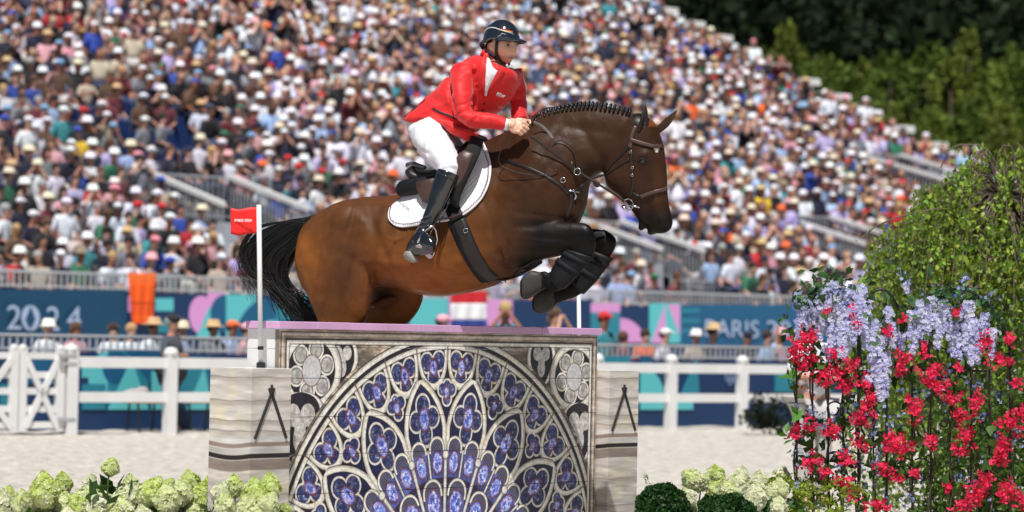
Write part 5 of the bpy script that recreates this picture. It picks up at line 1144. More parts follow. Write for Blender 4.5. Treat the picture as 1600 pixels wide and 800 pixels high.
for s_ in (1, -1):
    c_ = hd(.085, .032*s_, .0045); mb = MB(); mb.ell(c_, HF*.0118, HL*.0118, HU*.0118, 14, 10); e = lobj('eye', mb, mat('eye_white', (.30, .26, .25), .35), rider)
    mb = MB(); g_ = (HF*.96-HL*.12*1).normalized(); mb.ell(c_+g_*.0088, g_*.0035, HL*.0068, HU*.0068, 12, 6); lobj('iris', mb, mat('iris', (.05, .03, .02), .1), e)
    mb = MB()
    for dz, r_ in ((.0058, .0026), (-.0066, .0018)): mb.tube([c_+HF*(.0098-.22*abs(t)**1.6-.0010)+HL*t+HU*(dz*(1-(t/.019)**2)) for t in np.linspace(-.0155, .0155, 7)], r_, 6)
    lobj('eyelid', mb, mat('rider_lid', (.16, .08, .05), .5), rider)
# jacket
M_red = mat('red_jacket', srgb(214, 14, 18), .62, .07, 7, bump=.4, bscale=9, bdist=.02, sheen=.2)
jb = MB()
jb.loft(pairs(smooth_st([(636, 184, 726, 214, .175, 0), (650, 170, 742, 208, .185, 0), (668, 152, 752, 196, .175, 0), (690, 131, 770, 182, .175, 0), (712, 110, 792, 160, .19, 0), (730, 95, 808, 134, .20, 0), (744, 87, 813, 118, .185, 0), (753, 88, 808, 112, .13, 0)]), 26))
jb.ell(H(722, 118, .17), (.085, 0, 0), (0, .075, 0), (0, 0, .085), 14, 10); jb.ell(H(795, 124, -.10), (.075, 0, 0), (0, .08, 0), (0, 0, .08), 14, 10)
arm(jb, [(730, 106, .15, .078), (722, 126, .20, .078), (721, 152, .25, .070), (724, 176, .28, .062), (737, 186, .285, .058), (756, 188, .275, .052), (774, 190, .26, .047), (791, 194, .245, .042)], 18)
arm(jb, [(798, 112, -.10, .075), (806, 138, -.15, .066), (810, 162, -.14, .056), (810, 178, -.10, .052), (815, 190, -.05, .042)], 18)
# coat tail and front skirt
jb.loft(pairs(smooth_st([(652, 168, 700, 190, .12, .02), (640, 178, 690, 200, .14, .03), (633, 184, 676, 203, .12, .03), (629, 186, 654, 199, .06, .03)]), 18)); jb.loft(pairs([(690, 190, 748, 208, .12, .13), (698, 202, 744, 218, .11, .14), (712, 212, 738, 224, .07, .14)], 14))
jk = remeshed('jacket', jb, .008, 5, None, .5); co = get_co(jk); no = get_no(jk); ju, jv = proj_np(co)
def crease(path, amp, w):
    global co
    d = np.full(len(co), 1e9)
    for (x0, y0), (x1, y1) in zip(path[:-1], path[1:]):
        dx, dy = x1-x0, y1-y0; t = np.clip(((ju-x0)*dx+(jv-y0)*dy)/(dx*dx+dy*dy), 0, 1); d = np.minimum(d, np.hypot(ju-x0-t*dx, jv-y0-t*dy))
    co = co+no*(amp*np.exp(-(d/w)**2)*(no[:, 1] < .2))[:, None]
for path, amp, w in ((((741, 112), (744, 140), (742, 166)), -.024, 3.0), (((700, 116), (705, 150), (714, 184)), -.016, 2.6), (((712, 196), (740, 203), (786, 207)), -.010, 2.5), (((716, 178), (730, 172), (742, 170)), -.008, 2), (((712, 166), (728, 162), (740, 156)), -.006, 2), (((745, 184), (752, 176), (768, 178)), -.007, 2), (((728, 192), (740, 182)), .006, 2.5), (((668, 160), (690, 176), (712, 184)), .006, 4), (((690, 134), (700, 152), (706, 172)), .006, 4),
                     (((655, 182), (680, 190), (712, 196)), .007, 3), (((650, 188), (690, 200)), -.006, 2.5), (((780, 112), (772, 140), (758, 160)), .008, 3), (((760, 150), (776, 166), (786, 176)), -.007, 3), (((757, 88), (752, 110), (756, 140), (757, 152)), .007, 2.2), (((706, 120), (716, 112), (730, 110)), -.005, 2), (((764, 186), (768, 198)), -.005, 1.6), (((778, 188), (781, 202)), -.004, 1.5), (((750, 186), (752, 202)), -.004, 1.8), (((676, 152), (696, 166)), -.005, 2), (((684, 142), (700, 160)), .004, 2), (((795, 150), (812, 156)), -.006, 2), (((796, 168), (816, 172)), -.006, 2)):
    crease(path, amp, w)
from mathutils import noise as mno
def folds(co, no, amp, sc, st, seed=0.0):
    d = np.array([mno.noise(Vector((p[0]*sc*st[0]+seed, p[1]*sc*st[1], p[2]*sc*st[2]))) for p in co]); d = 1-np.abs(d)*2.2; return co+no*(amp*(d-.5))[:, None]
no2 = no.copy(); co = folds(co, no2, .0075, 5.5, (1.2, .8, 2.2)); co = folds(co, no2, .0016, 15, (1, .8, 1.6), 5)
jk.vertices.foreach_set('co', co.ravel()); jk.update(); jk.materials.append(M_red); jo = mobj('jacket', jk, rider)
BJ = BVHTree.FromPolygons([Vector(x) for x in co], [tuple(p.vertices) for p in jk.polygons])
def onj(u, v, off=.003):
    q = (HMI.to_3x3() @ ray(u, v)).normalized(); loc, nrm, i, d = BJ.ray_cast(CPL, q)
    return (loc+nrm*off, nrm) if loc is not None else (H(u, v, .1), Vector((0, -1, 0)))
def jstrap(pts, width, thick, off=.002):
    global onh
    sv = onh; onh = lambda u, v, o=.004, lat=None: (*onj(u, v, o), True)
    try: return strap_mb(pts, width, thick, off, 3, relax=1)
    finally: onh = sv
# shirt front and collar in the opening of the jacket
def jsheet(rows, off, nn=8):
    mb = MB(); vs = []
    for (ua, va, ub, vb) in rows:
        for i in range(nn+1):
            t = i/nn; p, n_ = onj(ua+(ub-ua)*t, va+(vb-va)*t, off+.006*sin(pi*t)); vs.append(p)
    q = nn+1; mb.add(vs, [(j*q+i, j*q+i+1, (j+1)*q+i+1, (j+1)*q+i) for j in range(len(rows)-1) for i in range(nn)]); return mb
M_shirt = mat('white_shirt', (.80, .80, .84), .7, .05, 10, bump=.5, bscale=20, bdist=.01)
rows = [(760, 92, 765, 96), (760, 98, 770, 107), (760, 104, 778, 111), (759.5, 112, 773, 120), (758.5, 124, 766.5, 131), (757.5, 136, 762, 141), (756.5, 147, 758.5, 150)]
o = lobj('shirt', jsheet(rows, .007), M_shirt, rider); s_ = o.modifiers.new('s', 'SOLIDIFY'); s_.thickness = .003
mb = MB(); cc_ = H(771, 103, .04)+HF*0; mb.loft([[cc_+HF*(.060*k*cos(a))+HL*(.058*k*sin(a))+HU*(h+.018*(-cos(a))) for a in np.linspace(0, 2*pi, 25)[:-1]] for k, h in ((1.18, -.055), (1.05, -.02), (1.0, .012), (.96, .010), (1.0, -.03))], cap=False); lobj('collar', mb, M_shirt, rider)
M_redd = mat('red_lapel', srgb(205, 14, 18), .62, .05, 7, sheen=.25)
lobj('lapel', jstrap([(760, 82), (757.5, 98), (756, 118), (755.5, 136), (757, 150)], (.034, .012), .005, .004), M_redd, rider)
lobj('lapel', jstrap([(786, 109), (778, 119), (770, 130), (763, 142), (758.5, 152)], (.034, .012), .005, .004), M_redd, rider)
lobj('jacket_collar', MB().tube([H(752, 86, .09), H(758, 79, .07), H(764, 76, .0), H(772, 82, -.07), H(790, 106, -.06)], [.012, .017, .017, .015, .01], 8), M_red, rider)
lobj('pocket_trim', jstrap([(676, 169.5), (690, 176.5), (703, 181), (711, 186)], .012, .002, .002), mat('navy_trim', (.012, .012, .02), .5), rider)
lobj('back_trim', jstrap([(631, 184), (640, 176), (652, 167), (666, 155)], .006, .002, .002), mat('dark_seam', (.03, .01, .01), .6), rider)
for (u, v) in ((757, 162), (754, 172)): lobj('button', MB().ell(onj(u, v, .003)[0], (.008, 0, 0), (0, .004, 0), (0, 0, .008), 10, 6), M_black, rider)
p_, n_ = onj(781, 147, .004); xd = (onj(791, 149.5)[0]-onj(771, 144.5)[0]).normalized(); yd = n_.cross(xd); yd = yd if yd.z > 0 else -yd
lg = text3('PiKeur', HM @ (p_+n_*.012), HM.to_3x3() @ xd, HM.to_3x3() @ yd, .031, mat('logo_thread', (.72, .70, .70), .6), bold=.0008); lg.matrix_world = lg.matrix_world @ Matrix.Diagonal((.86, 1.15, 1, 1)); lg.parent = rider; lg.matrix_parent_inverse = HMI; lg.name = 'chest_lettering'
lobj('cuff', MB().tube([H(788, 194, .247), H(795, 195.5, .243)], [.039, .036], 14), M_shirt, rider)
# breeches
M_br = mat('white_breeches', (.78, .78, .84), .7, .04, 8, bump=.35, bscale=10, bdist=.012); bb_ = MB()
bb_.loft(pairs(smooth_st([(652, 178, 700, 196, .14, 0), (641, 194, 712, 214, .18, 0), (640, 208, 722, 226, .19, 0), (652, 228, 712, 236, .13, 0)]), 22))
for sg in (1, -1):
    arm(bb_, [(668, 206, .12*sg, .118), (676, 222, .19*sg, .115), (688, 240, .26*sg, .100), (699, 254, .31*sg, .082), (702, 264, .335*sg, .072), (698, 276, .345*sg, .066), (692, 292, .355*sg, .058)], 20)
bq = remeshed('breeches', bb_, .009, 5, None, .5); co = get_co(bq); no = get_no(bq); ju, jv = proj_np(co)
for path, amp, w in ((((690, 222), (706, 232), (716, 240)), -.008, 3), (((664, 214), (680, 210)), -.004, 1.2), (((686, 268), (700, 262), (712, 264)), -.006, 2), (((690, 276), (704, 270), (712, 274)), .006, 2), (((650, 232), (668, 240)), -.006, 3), (((684, 230), (698, 242)), .005, 3)): crease(path, amp, w)
co = folds(co, no, .0035, 12, (1.6, .8, 1.2), 3); bq.vertices.foreach_set('co', co.ravel()); bq.update(); bq.materials.append(M_br); mobj('breeches', bq, rider)
# boots
M_boot = mat('polished_black_boot', (.010, .012, .016), .16, .3, 8, spec=.8, bump=.35, bscale=16, bdist=.01, coat=.4)
for sg in (1, -1):
    mb = MB()
    arm(mb, [(701, 270, .345*sg, .074), (698, 278, .352*sg, .072), (690, 298, .37*sg, .066), (681, 322, .385*sg, .056), (672, 340, .395*sg, .047), (665, 354, .40*sg, .044), (660, 366, .405*sg, .046), (652, 380, .41*sg, .044)], 20)
    mb.loft(pairs(smooth_st([(638, 378, 634, 394, .018, .38*sg), (650, 362, 643, 402, .040, .40*sg), (662, 360, 656, 400, .044, .425*sg), (672, 366, 668, 398, .046, .45*sg), (680, 376, 678, 396, .034, .465*sg)]), 16))
    bt = remeshed('boot', mb, .006, 4, None, .5); co = get_co(bt); no = get_no(bt); ju, jv = proj_np(co)
    for k in range(6): crease([(655-k*.6, 339+k*4.2), (664, 341+k*4.2), (674, 337+k*4.2)], -.005 if k % 2 == 0 else .004, 1.3)
    bt.vertices.foreach_set('co', co.ravel()); bt.update(); bt.materials.append(M_boot); mobj('boot', bt, rider)
    if sg > 0:
        mb = MB(); mb.tube([H(684, 268, .41), H(697, 275, .425), H(711, 283, .40)], [.004, .005, .004], 6); mb.loft(pairs([(684, 264, 686, 272, .006, .40), (698, 270, 699, 276, .004, .42)], 8)); lobj('boot_top', mb, M_boot, rider)
    mb = MB(); mb.loft(pairs([(631, 398, 636, 406, .030, .385*sg), (636, 392, 646, 411, .034, .395*sg), (643, 392, 653, 409, .032, .41*sg)], 12, 0, 5)); lobj('heel', mb, mat('pale_rubber', (.26, .25, .22), .6), rider)
# helmet
M_helm = mat('gloss_navy_helmet', (.010, .014, .022), .09, spec=.9, coat=.8); M_silver = mat('silver_trim', (.66, .68, .72), .3)
def hz_rim(a):                 # lower edge of the shell against the angle from the front
    a = abs((a+pi) % (2*pi)-pi); return .040 if a < .7 else (.040-.010*min(1, (a-.7)/.9) if a < 1.75 else .030-.085*min(1, (a-1.75)/.75))
def helm(k=1.0, off=0.0):
    rings = []; nA = 56; nR = 14; mb = MB()
    for j in range(nR+1):
        rg = []
        for i in range(nA):
            a = 2*pi*i/nA; zr = hz_rim(a); t = j/nR; th_ = t*pi/2
            # from crown to rim
            zt_ = .166; z = zt_-(zt_-zr)*(1-cos(th_))*1.0; s_ = min(1.0, math.sqrt(max(0, 1-max(0, (z-.012)/(zt_-.012))**2.3))); rx, ry = .124, .102
            if z < .012: s_ = 1-.10*((.012-z)/.07)
            rg.append(hd(.006+rx*k*s_*cos(a)*(1.0 if cos(a) > 0 else 1.03), ry*k*s_*sin(a), z+off))
        rings.append(rg)
    mb.loft(rings, cap=False); mb.v.append(sum(rings[0], Vector())/nA); ti = len(mb.v)-1
    for i in range(nA): mb.f.append((ti, (i+1) % nA, i))
    return mb, rings
hmb, hr = helm(); helmet = lobj('helmet', hmb, M_helm, rider); s_ = helmet.modifiers.new('s', 'SOLIDIFY'); s_.thickness = .003; s_.offset = 0
mb = MB(); vs = []; nv = 21
for r_ in range(5):
    t = r_/4
    for i in range(nv):
        a = radians(-72+144*i/(nv-1)); rr = .118+.068*t*cos(a*1.15)**.8 if abs(a*1.15) < pi/2 else .118
        vs.append(hd(.006+rr*cos(a)*1.02, (.100+.012*t)*sin(a)*1.02, .044-.012*t-.004*cos(a)*t+.004*(1-t)-.012*abs(sin(a))**2))
mb.add(vs, [(j*nv+i, j*nv+i+1, (j+1)*nv+i+1, (j+1)*nv+i) for j in range(4) for i in range(nv-1)]); o = lobj('visor', mb, mat('visor_navy', (.008, .012, .018), .5, spec=.3), helmet); s_ = o.modifiers.new('s', 'SOLIDIFY'); s_.thickness = .006
def hsurf(a, z, k=1.035):
    zt_ = .166; s_ = math.sqrt(max(0, 1-max(0, (z-.012)/(zt_-.012))**2.3)); s_ = s_ if z >= .012 else 1-.10*((.012-z)/.07); return hd(.006+.124*k*s_*cos(a)*(1 if cos(a) > 0 else 1.03), .102*k*s_*sin(a), z+.16*(k-1))
for sg in (-1, 1):
    lobj('silver_trim', MB().tube([hsurf(sg*a, z) for a, z in ((2.9, .055), (2.5, .082), (2.1, .098), (1.75, .104), (1.4, .100), (1.1, .090), (.8, .082), (.5, .076), (.25, .066))], [.002, .0032, .0035, .0035, .0035, .0035, .0035, .003, .002], 6), M_silver, helmet)
    lobj('side_vent', MB().tube([hsurf(sg*a, z) for a, z in ((.75, .062), (.95, .068), (1.05, .052), (1.2, .046))], .0018, 5), M_silver, helmet)
    lobj('rear_trim', MB().tube([hsurf(sg*a, z) for a, z in ((2.85, .026), (2.6, .010), (2.3, .004), (1.95, .000))], [.003, .005, .004, .002], 6), M_silver, helmet)
    for nm, z0, mm in (('black_stripe', .1005, M_black), ('red_stripe', .0955, mat('stripe_red', (.6, .02, .02), .3)), ('gold_stripe', .0905, mat('stripe_gold', (.75, .42, .05), .3))):
        lobj(nm, MB().tube([hsurf(sg*a, z0-(1.2-a)*.012) for a in np.linspace(1.15, .3, 8)], .0026, 5), mm, helmet)
    # harness
    M_strap = mat('harness_webbing', (.010, .010, .012), .75)
    for nm, pts, w_ in (('chin_strap', [hd(.042, -.082*sg, .035), hd(.036, -.082*sg, 0), hd(.032, -.076*sg, -.04), hd(.036, -.062*sg, -.075), hd(.050, -.040*sg, -.106), hd(.062, -.012*sg, -.116)], .0095), ('rear_strap', [hd(-.075, -.074*sg, -.012), hd(-.055, -.080*sg, -.034), hd(-.022, -.080*sg, -.052), hd(.008, -.070*sg, -.068), hd(.030, -.058*sg, -.086)], .0105)):
        mb = MB(); rings = []
        for i, p in enumerate(pts):
            t = (pts[min(i+1, len(pts)-1)]-pts[max(i-1, 0)]).normalized(); nn = (p-hd(-.01, 0, min(0, (p-HC).dot(HU)))).normalized(); w = t.cross(nn).normalized(); rings.append([p+w*w_, p+w*w_+nn*.004, p-w*w_+nn*.004, p-w*w_])
        mb.loft(rings); lobj(nm, mb, M_strap, helmet)
mb = MB(); mb.loft(pairs([(757, 70, 762, 78, .05, .03), (753, 66, 757, 80, .065, .03), (760, 60, 764, 74, .078, .03)], 14)); lobj('neck_guard', mb, mat('helmet_liner', (.012, .012, .014), .8), helmet)
# ------------------------------------------------------------------ leaves
def leaf_mesh(name, C, size, m, col=None, cvar=.25, aspect=.55, up=None, flat=.0, fold=True, seed=0, ccol=None):
    """C: (n,3) centres; every leaf is a folded kite of four triangles"""
    g = np.random.default_rng(seed); n = len(C); S = size*(g.random(n)*.6+.7) if np.isscalar(size) else size
    a = g.normal(size=(n, 3)); a[:, 2] *= (1-flat)
    if up is not None: a = a*.55+np.array(up)
    a /= np.linalg.norm(a, axis=1)[:, None]+1e-9; b = g.normal(size=(n, 3)); b -= a*(a*b).sum(1)[:, None]; b /= np.linalg.norm(b, axis=1)[:, None]; nn = np.cross(a, b)
    S = S[:, None]; v0 = C-a*S*.5; v1 = C+b*S*aspect*.5+nn*S*.10; v2 = C+a*S*.5; v3 = C-b*S*aspect*.5+nn*S*.10
    V = np.stack([v0, v1, v2, v3], 1).reshape(-1, 3); k = np.arange(n)*4; T = np.concatenate([np.stack([k, k+1, k+2], 1), np.stack([k, k+2, k+3], 1)])
    if ccol is None: ccol = np.array(col)[None, :]*(1+cvar*(g.random((n, 1))*2-1)); ccol[:, 0] *= 1+.5*cvar*(g.random(n)*2-1)
    return tri_mesh(name, V, T, np.repeat(np.clip(ccol, 0, 1), 4, axis=0), m)
M_leaf = mat('leaves', vcol=True, rough=.5, trans=.35, spec=.35); M_leaf_far = mat('leaves_far', vcol=True, rough=.7, trans=.25, spec=.2); M_petal = mat('petals', vcol=True, rough=.6, trans=.4, spec=.2)
M_bark = mat('bark', (.10, .075, .055), .9, .3, 10, bump=.6, bscale=30)
# distant young trees and the dark wood behind them
def crown_pts(g, n, h, r, clumps):
    out = []
    for k in range(clumps):
        f = g.random()**.85; z = h*(.12+.86*f); rr = r*(1-f)**.6*(.45+.6*g.random())+.05*r; a = g.random()*6.283; c = np.array([rr*cos(a), rr*sin(a), z]); m = n//clumps; s = r*.24*(1.1-.5*f)
        out.append(c+g.normal(size=(m, 3))*np.array([s*.6, s*.6, s*1.5])*(1.15-.75*f))
    return np.concatenate(out)
def tree_meshes(seed, h, r, col, n=5200, leaf=.42, clumps=62):
    g = np.random.default_rng(seed); C = crown_pts(g, n, h, r, clumps); cl = np.array(col)[None, :]*(.75+.5*g.random((len(C), 1)))*np.repeat(.72+.56*g.random((clumps, 1)), n//clumps, axis=0)
    cr = leaf_mesh('crown', C, leaf, M_leaf_far, seed=seed, ccol=cl, up=(0, 0, .5)); mb = MB(); mb.tube([(0, 0, 0), (.1, 0, h*.35), (0, .1, h*.7), (0, 0, h*.93)], [.26, .2, .1, .03], 7)
    for k in range(9): a = k*2.4; z = h*(.2+.07*k); mb.tube([(0, 0, z), (cos(a)*r*.5, sin(a)*r*.5, z+h*.1)], [.09, .02], 5)
    return cr, mb.mesh('trunk', M_bark, True)
TV = [tree_meshes(40, 17, 3.6, (.125, .170, .026)), tree_meshes(41, 16, 4.2, (.095, .145, .022)), tree_meshes(42, 18, 3.0, (.145, .180, .028))]
tspec = [(1195, 62, 150, 0), (1232, 28, 152, 2), (1262, 92, 146, 1), (1296, 70, 150, 0), (1322, 96, 140, 1), (1352, 84, 146, 2), (1392, 74, 144, 1), (1425, 84, 148, 0), (1452, 60, 146, 1), (1486, 78, 142, 2), (1516, 36, 150, 2), (1548, 76, 142, 0), (1582, 62, 146, 1), (1620, 70, 146, 0),
         (1240, 140, 128, 1), (1290, 150, 126, 0), (1345, 150, 124, 1), (1400, 150, 122, 2), (1455, 150, 120, 0), (1510, 148, 120, 1), (1570, 150, 118, 2), (1625, 160, 118, 0)]
for i, (u, v, d, k) in enumerate(tspec):
    top = P(u, v+16, d); x, y, z = top; sc = (z+.5)/[17, 16, 18][k]
    lab = 'tall yellow green young tree, %s from left in the %s row beyond the stand' % ((ordw(i+1), 'rear') if i < 14 else (ordw(i-13), 'front'))
    t = empty('young_tree', (x, y, -.5), lab, 'tree', 'young trees beyond the grandstand'); t.rotation_euler = (0, 0, i*1.9); t.scale = (sc*(1.0+.12*sin(i*3)), sc*(1.0+.12*sin(i*3)), sc)
    for nm, me in zip(('crown', 'trunk'), TV[k]): link(bpy.data.objects.new(nm, me), t)
g = np.random.default_rng(5); C = []; cc_ = []
for k in range(330):
    row = k % 6; u = 900+g.random()*860; d = 185+row*14+g.random()*8; x = (u-800)/F*d; h = 24+5*row+g.random()*8; z = h*(.15+.85*g.random()); m = 150; s = 2.6
    C.append(np.array([x, d, z])+g.normal(size=(m, 3))*np.array([s, s, s*.8])); cc_.append(np.tile(np.array([.017, .030, .012])*(.45+.9*g.random()), (m, 1))*(.7+.6*g.random((m, 1))))  # shade of the wood put into its very dark leaf colour
mobj('distant_wood', leaf_mesh('distant_wood', np.concatenate(C), 1.5, M_leaf_far, seed=9, ccol=np.concatenate(cc_)), label='dark shaded wood rising behind the young trees at the top right', cat='wood', kind='stuff')
vs = []; nx = 40
for i in range(nx+1):
    x = -60+240*i/nx
    for j, (y, z) in enumerate(((190, 0), (215, 14+3*sin(i*.7)), (262, 40+3*sin(i*.5)), (330, 75+5*sin(i*.9)))): vs.append((x, y+4*sin(i*1.3), z))
setp(mobj('wooded_hill', mesh('wooded_hill', vs, [(i*4+j, (i+1)*4+j, (i+1)*4+j+1, i*4+j+1) for i in range(nx) for j in range(3)], mat('hill_undergrowth', (.012, .020, .009), .95, .6, .15, bump=1, bscale=.4, bdist=2))), kind='structure')
# ------------------------------------------------------------------ weeping tree on the right
g = np.random.default_rng(21); wt = P(1560, 520, 21.5); wx, wy = wt.x, wt.y; GZ = 0.0
wtree = empty('weeping_tree', (wx, wy, 0), 'small weeping tree with fine hanging branches and bright green leaves behind the flowers', 'tree'); winv = Matrix.Translation(-Vector((wx, wy, 0)))
def wadd(nm, o): o.parent = wtree; o.matrix_parent_inverse = winv; return o
mb = MB(); mb.tube([(wx, wy, 0), (wx+.03, wy, .8), (wx-.02, wy+.03, 1.7), (wx, wy, 2.75)], [.06, .05, .045, .035], 9); wadd('trunk', mb.obj('trunk', M_bark, smooth=True))
tw = MB(); LC = []; LCc = []
def hang(path, n_leaf, spread=.03):
    P_ = np.array(path); seg_ = np.linalg.norm(np.diff(P_, axis=0), axis=1); cum = np.concatenate([[0], np.cumsum(seg_)]); t = g.random(n_leaf)*cum[-1]
    q = np.stack([np.interp(t, cum, P_[:, i]) for i in range(3)], 1)+g.normal(size=(n_leaf, 3))*spread; LC.append(q)
apex = Vector((wx, wy, 2.7))
for k in range(250):
    a = g.random()*6.283; R_ = .12+1.02*math.sqrt(g.random()); hgt = 0
    ex, ey = wx+R_*cos(a)*1.0, wy+R_*sin(a)*.85; zt_ = 2.93-.92*(R_/1.14)**1.9+g.normal()*.06; mid_ = Vector((wx+R_*.55*cos(a), wy+R_*.5*sin(a), zt_+.16-.1*R_)); end = Vector((ex, ey, zt_))
    zb = g.uniform(.15, 1.3); path = [apex, apex.lerp(mid_, .6)+Vector((0, 0, .05)), mid_, end, Vector((ex+.05*cos(a), ey+.05*sin(a), zt_-.28))]
    x, y, z = path[-1]
    while z > zb: z -= .3; x += g.normal()*.035+.012*cos(a); y += g.normal()*.03; path.append(Vector((x, y, z)))
    m = len(path); tw.tube(path, [.011]+[max(.0013, .006*(1-i/m)) for i in range(1, m)], 4)
    L_ = sum((path[i+1]-path[i]).length for i in range(2, m-1)); hang(path[2:], int(L_*66), .028)
arcs = [[(1470, 262), (1480, 235), (1500, 226), (1530, 226), (1548, 240), (1560, 262)], [(1555, 275), (1560, 240), (1568, 227), (1580, 228), (1586, 245), (1584, 270)], [(1345, 372), (1370, 352), (1400, 340), (1440, 330), (1470, 325)], [(1448, 330), (1440, 350), (1436, 372)], [(1466, 345), (1466, 370), (1474, 395)]]
for ar in arcs: tw.tube([P(u, v, 20.9) for u, v in ar], .006, 5); hang([P(u, v, 20.9) for u, v in ar], 12, .03)
wadd('branches', tw.obj('branches', mat('weeping_twig', (.13, .10, .075), .8), kind='stuff'))
C = np.concatenate(LC); cl = np.array([.23, .37, .045])[None, :]*(.5+.9*g.random((len(C), 1))); cl[:, 0] *= .8+.6*g.random(len(C)); wadd('leaves', mobj('leaves', leaf_mesh('leaves', C, .047, M_leaf, seed=3, ccol=cl, up=(0, 0, -.8), aspect=.62), kind='stuff'))
# low greenery behind the trellis
C = []; g = np.random.default_rng(8)
for k in range(90):
    u, v = g.uniform(1440, 1640), g.uniform(620, 850); c = np.array(P(u, v, 19.0+g.random()*1.2)); C.append(c+g.normal(size=(60, 3))*.10)
C = np.concatenate(C); C = C[C[:, 2] > .02]; cl = np.array([.08, .150, .022])[None, :]*(.5+1.0*g.random((len(C), 1)))
sh = mobj('leafy_shrub', leaf_mesh('leafy_shrub', C, .06, M_leaf, seed=4, ccol=cl), label='loose bright green shrub growing low behind the right part of the flower trellis', cat='shrub')
# person behind the trellis
p = P(1272, 560, 24.5); p.z = 0
L = dict(hat='hair', hatc=('brown', srgb(96, 62, 44)), shirt=('white', srgb(236, 238, 248)), skin=SKINS[0], legs=srgb(196, 192, 186))
add_person('stand_cross', Matrix.Translation(p) @ Matrix.Rotation(.5, 4, 'Z') @ Matrix.Scale(1.0, 4), L, 'person in white shirt and pale trousers standing half hidden behind the flower trellis')
c = P(1200, 640, 42.5); c.z = 0; C = []
for k in range(16): C.append(np.array(c)+np.array([g.normal()*.2, g.normal()*.15, abs(g.normal())*.22+.12])+g.normal(size=(50, 3))*.07)
C = np.concatenate(C); cl = np.array([.018, .026, .014])[None, :]*(.4+1.4*g.random((len(C), 1))); mobj('dark_bush', leaf_mesh('dark_bush', C, .09, M_leaf_far, seed=5, ccol=cl), label='small dark potted bush against the low banner, left of the flowers', cat='bush')
# ------------------------------------------------------------------ wrought iron trellises
M_iron = mat('wrought_iron', (.012, .012, .013), .5, .2, 30, bump=.3, bscale=80, bdist=.002); TD = 16.9
def iron(g_, inv, nm, lines, r=.0075, d=TD):
    mb = MB()
    for ln in lines: mb.tube([P(u, v, d) for u, v, _ in resample(ln, 4)], r, 6)
    o = mb.obj(nm, M_iron, smooth=True); o.parent = g_; o.matrix_parent_inverse = inv; return o
def scroll(cu, cv, r0, dirn, turns=1.1, a0=0): return [(cu+dirn*r0*(1-.55*t)*cos(a0+turns*2*pi*t), cv-r0*(1-.55*t)*sin(a0+turns*2*pi*t)) for t in np.linspace(0, 1, 12)]
def trellis(lab, bars, top_v, u0, u1, arch, extras, d=TD):
    o0 = P((u0+u1)/2, 800, d); o0.z = 0; g_ = empty('garden_trellis', o0, lab, 'trellis', 'black iron trellises carrying the flowers'); inv = Matrix.Translation(-o0)
    for u, vt in bars: iron(g_, inv, 'bar', [[(u, vt), (u+.5, 905)]], .0085 if vt < 570 else .0065, d)
    iron(g_, inv, 'top_rail', [[(u0, top_v), (u1, top_v+3)]], .007, d); iron(g_, inv, 'arch', arch, .0085, d)
    for e in extras:
        for e1 in e: iron(g_, inv, 'scroll', [e1], .0055, d)
    return g_
arc2 = [(1400+i*0, 0) for i in range(0)]
def archpts(u0, u1, vb, vt): c = (u0+u1)/2; return [(c-(u1-u0)/2*cos(a), vb-(vb-vt)*sin(a)) for a in np.linspace(0, pi, 15)]
heart = lambda u, v, s: [[(u, v), (u-s*.9, v-s*.9), (u-s*.8, v-s*1.7), (u-s*.2, v-s*1.5), (u-s*.15, v-s*.9)], [(u, v), (u+s*.9, v-s*.9), (u+s*.8, v-s*1.7), (u+s*.2, v-s*1.5), (u+s*.15, v-s*.9)]]
t1 = trellis('left black iron trellis panel with wisteria and red flowers in front of the person', [(1244.5, 572), (1269.5, 578), (1294, 590), (1317, 578), (1341, 500), (1364.5, 578), (1385, 560)], 577, 1244, 1365, [archpts(1243, 1345, 572, 450), archpts(1341, 1412, 540, 452)],
             [heart(1317, 608, 18), [scroll(1303, 640, 14, 1), scroll(1331, 640, 14, -1)], [scroll(1303, 720, 15, 1, 1.1, 1), scroll(1331, 720, 15, -1, 1.1, 1)], [[(1258, 640), (1280, 660), (1294, 690)], [(1341, 640), (1320, 660), (1300, 690)]], [scroll(1355, 700, 13, 1), scroll(1379, 700, 13, -1)]])
t2 = trellis('right black iron trellis panel with a round arch, curled scrolls and red flowers', [(1425, 572), (1454, 578), (1484, 580), (1517, 470), (1546, 580), (1578, 560)], 577, 1400, 1547, [archpts(1399, 1580, 575, 450), [(1484, 462), (1497, 500), (1510, 530), (1517, 580)], [(1399, 533), (1425, 522), (1450, 512), (1462, 500)], [(1462, 500), (1452, 530), (1452, 556), (1460, 572)], [(1510, 512), (1530, 520), (1555, 530)]],
             [heart(1484, 578, 20), [scroll(1470, 602, 16, 1), scroll(1498, 602, 16, -1)], [scroll(1476, 662, 8, 1), scroll(1494, 662, 8, -1)], [scroll(1412, 735, 20, 1, 1.0, 1), scroll(1440, 735, 20, -1, 1.0, 1)], [[(1430, 640), (1448, 680)], [(1546, 640), (1530, 680)], [(1517, 690), (1535, 720), (1560, 740)]], [scroll(1476, 458, 10, 1)]])
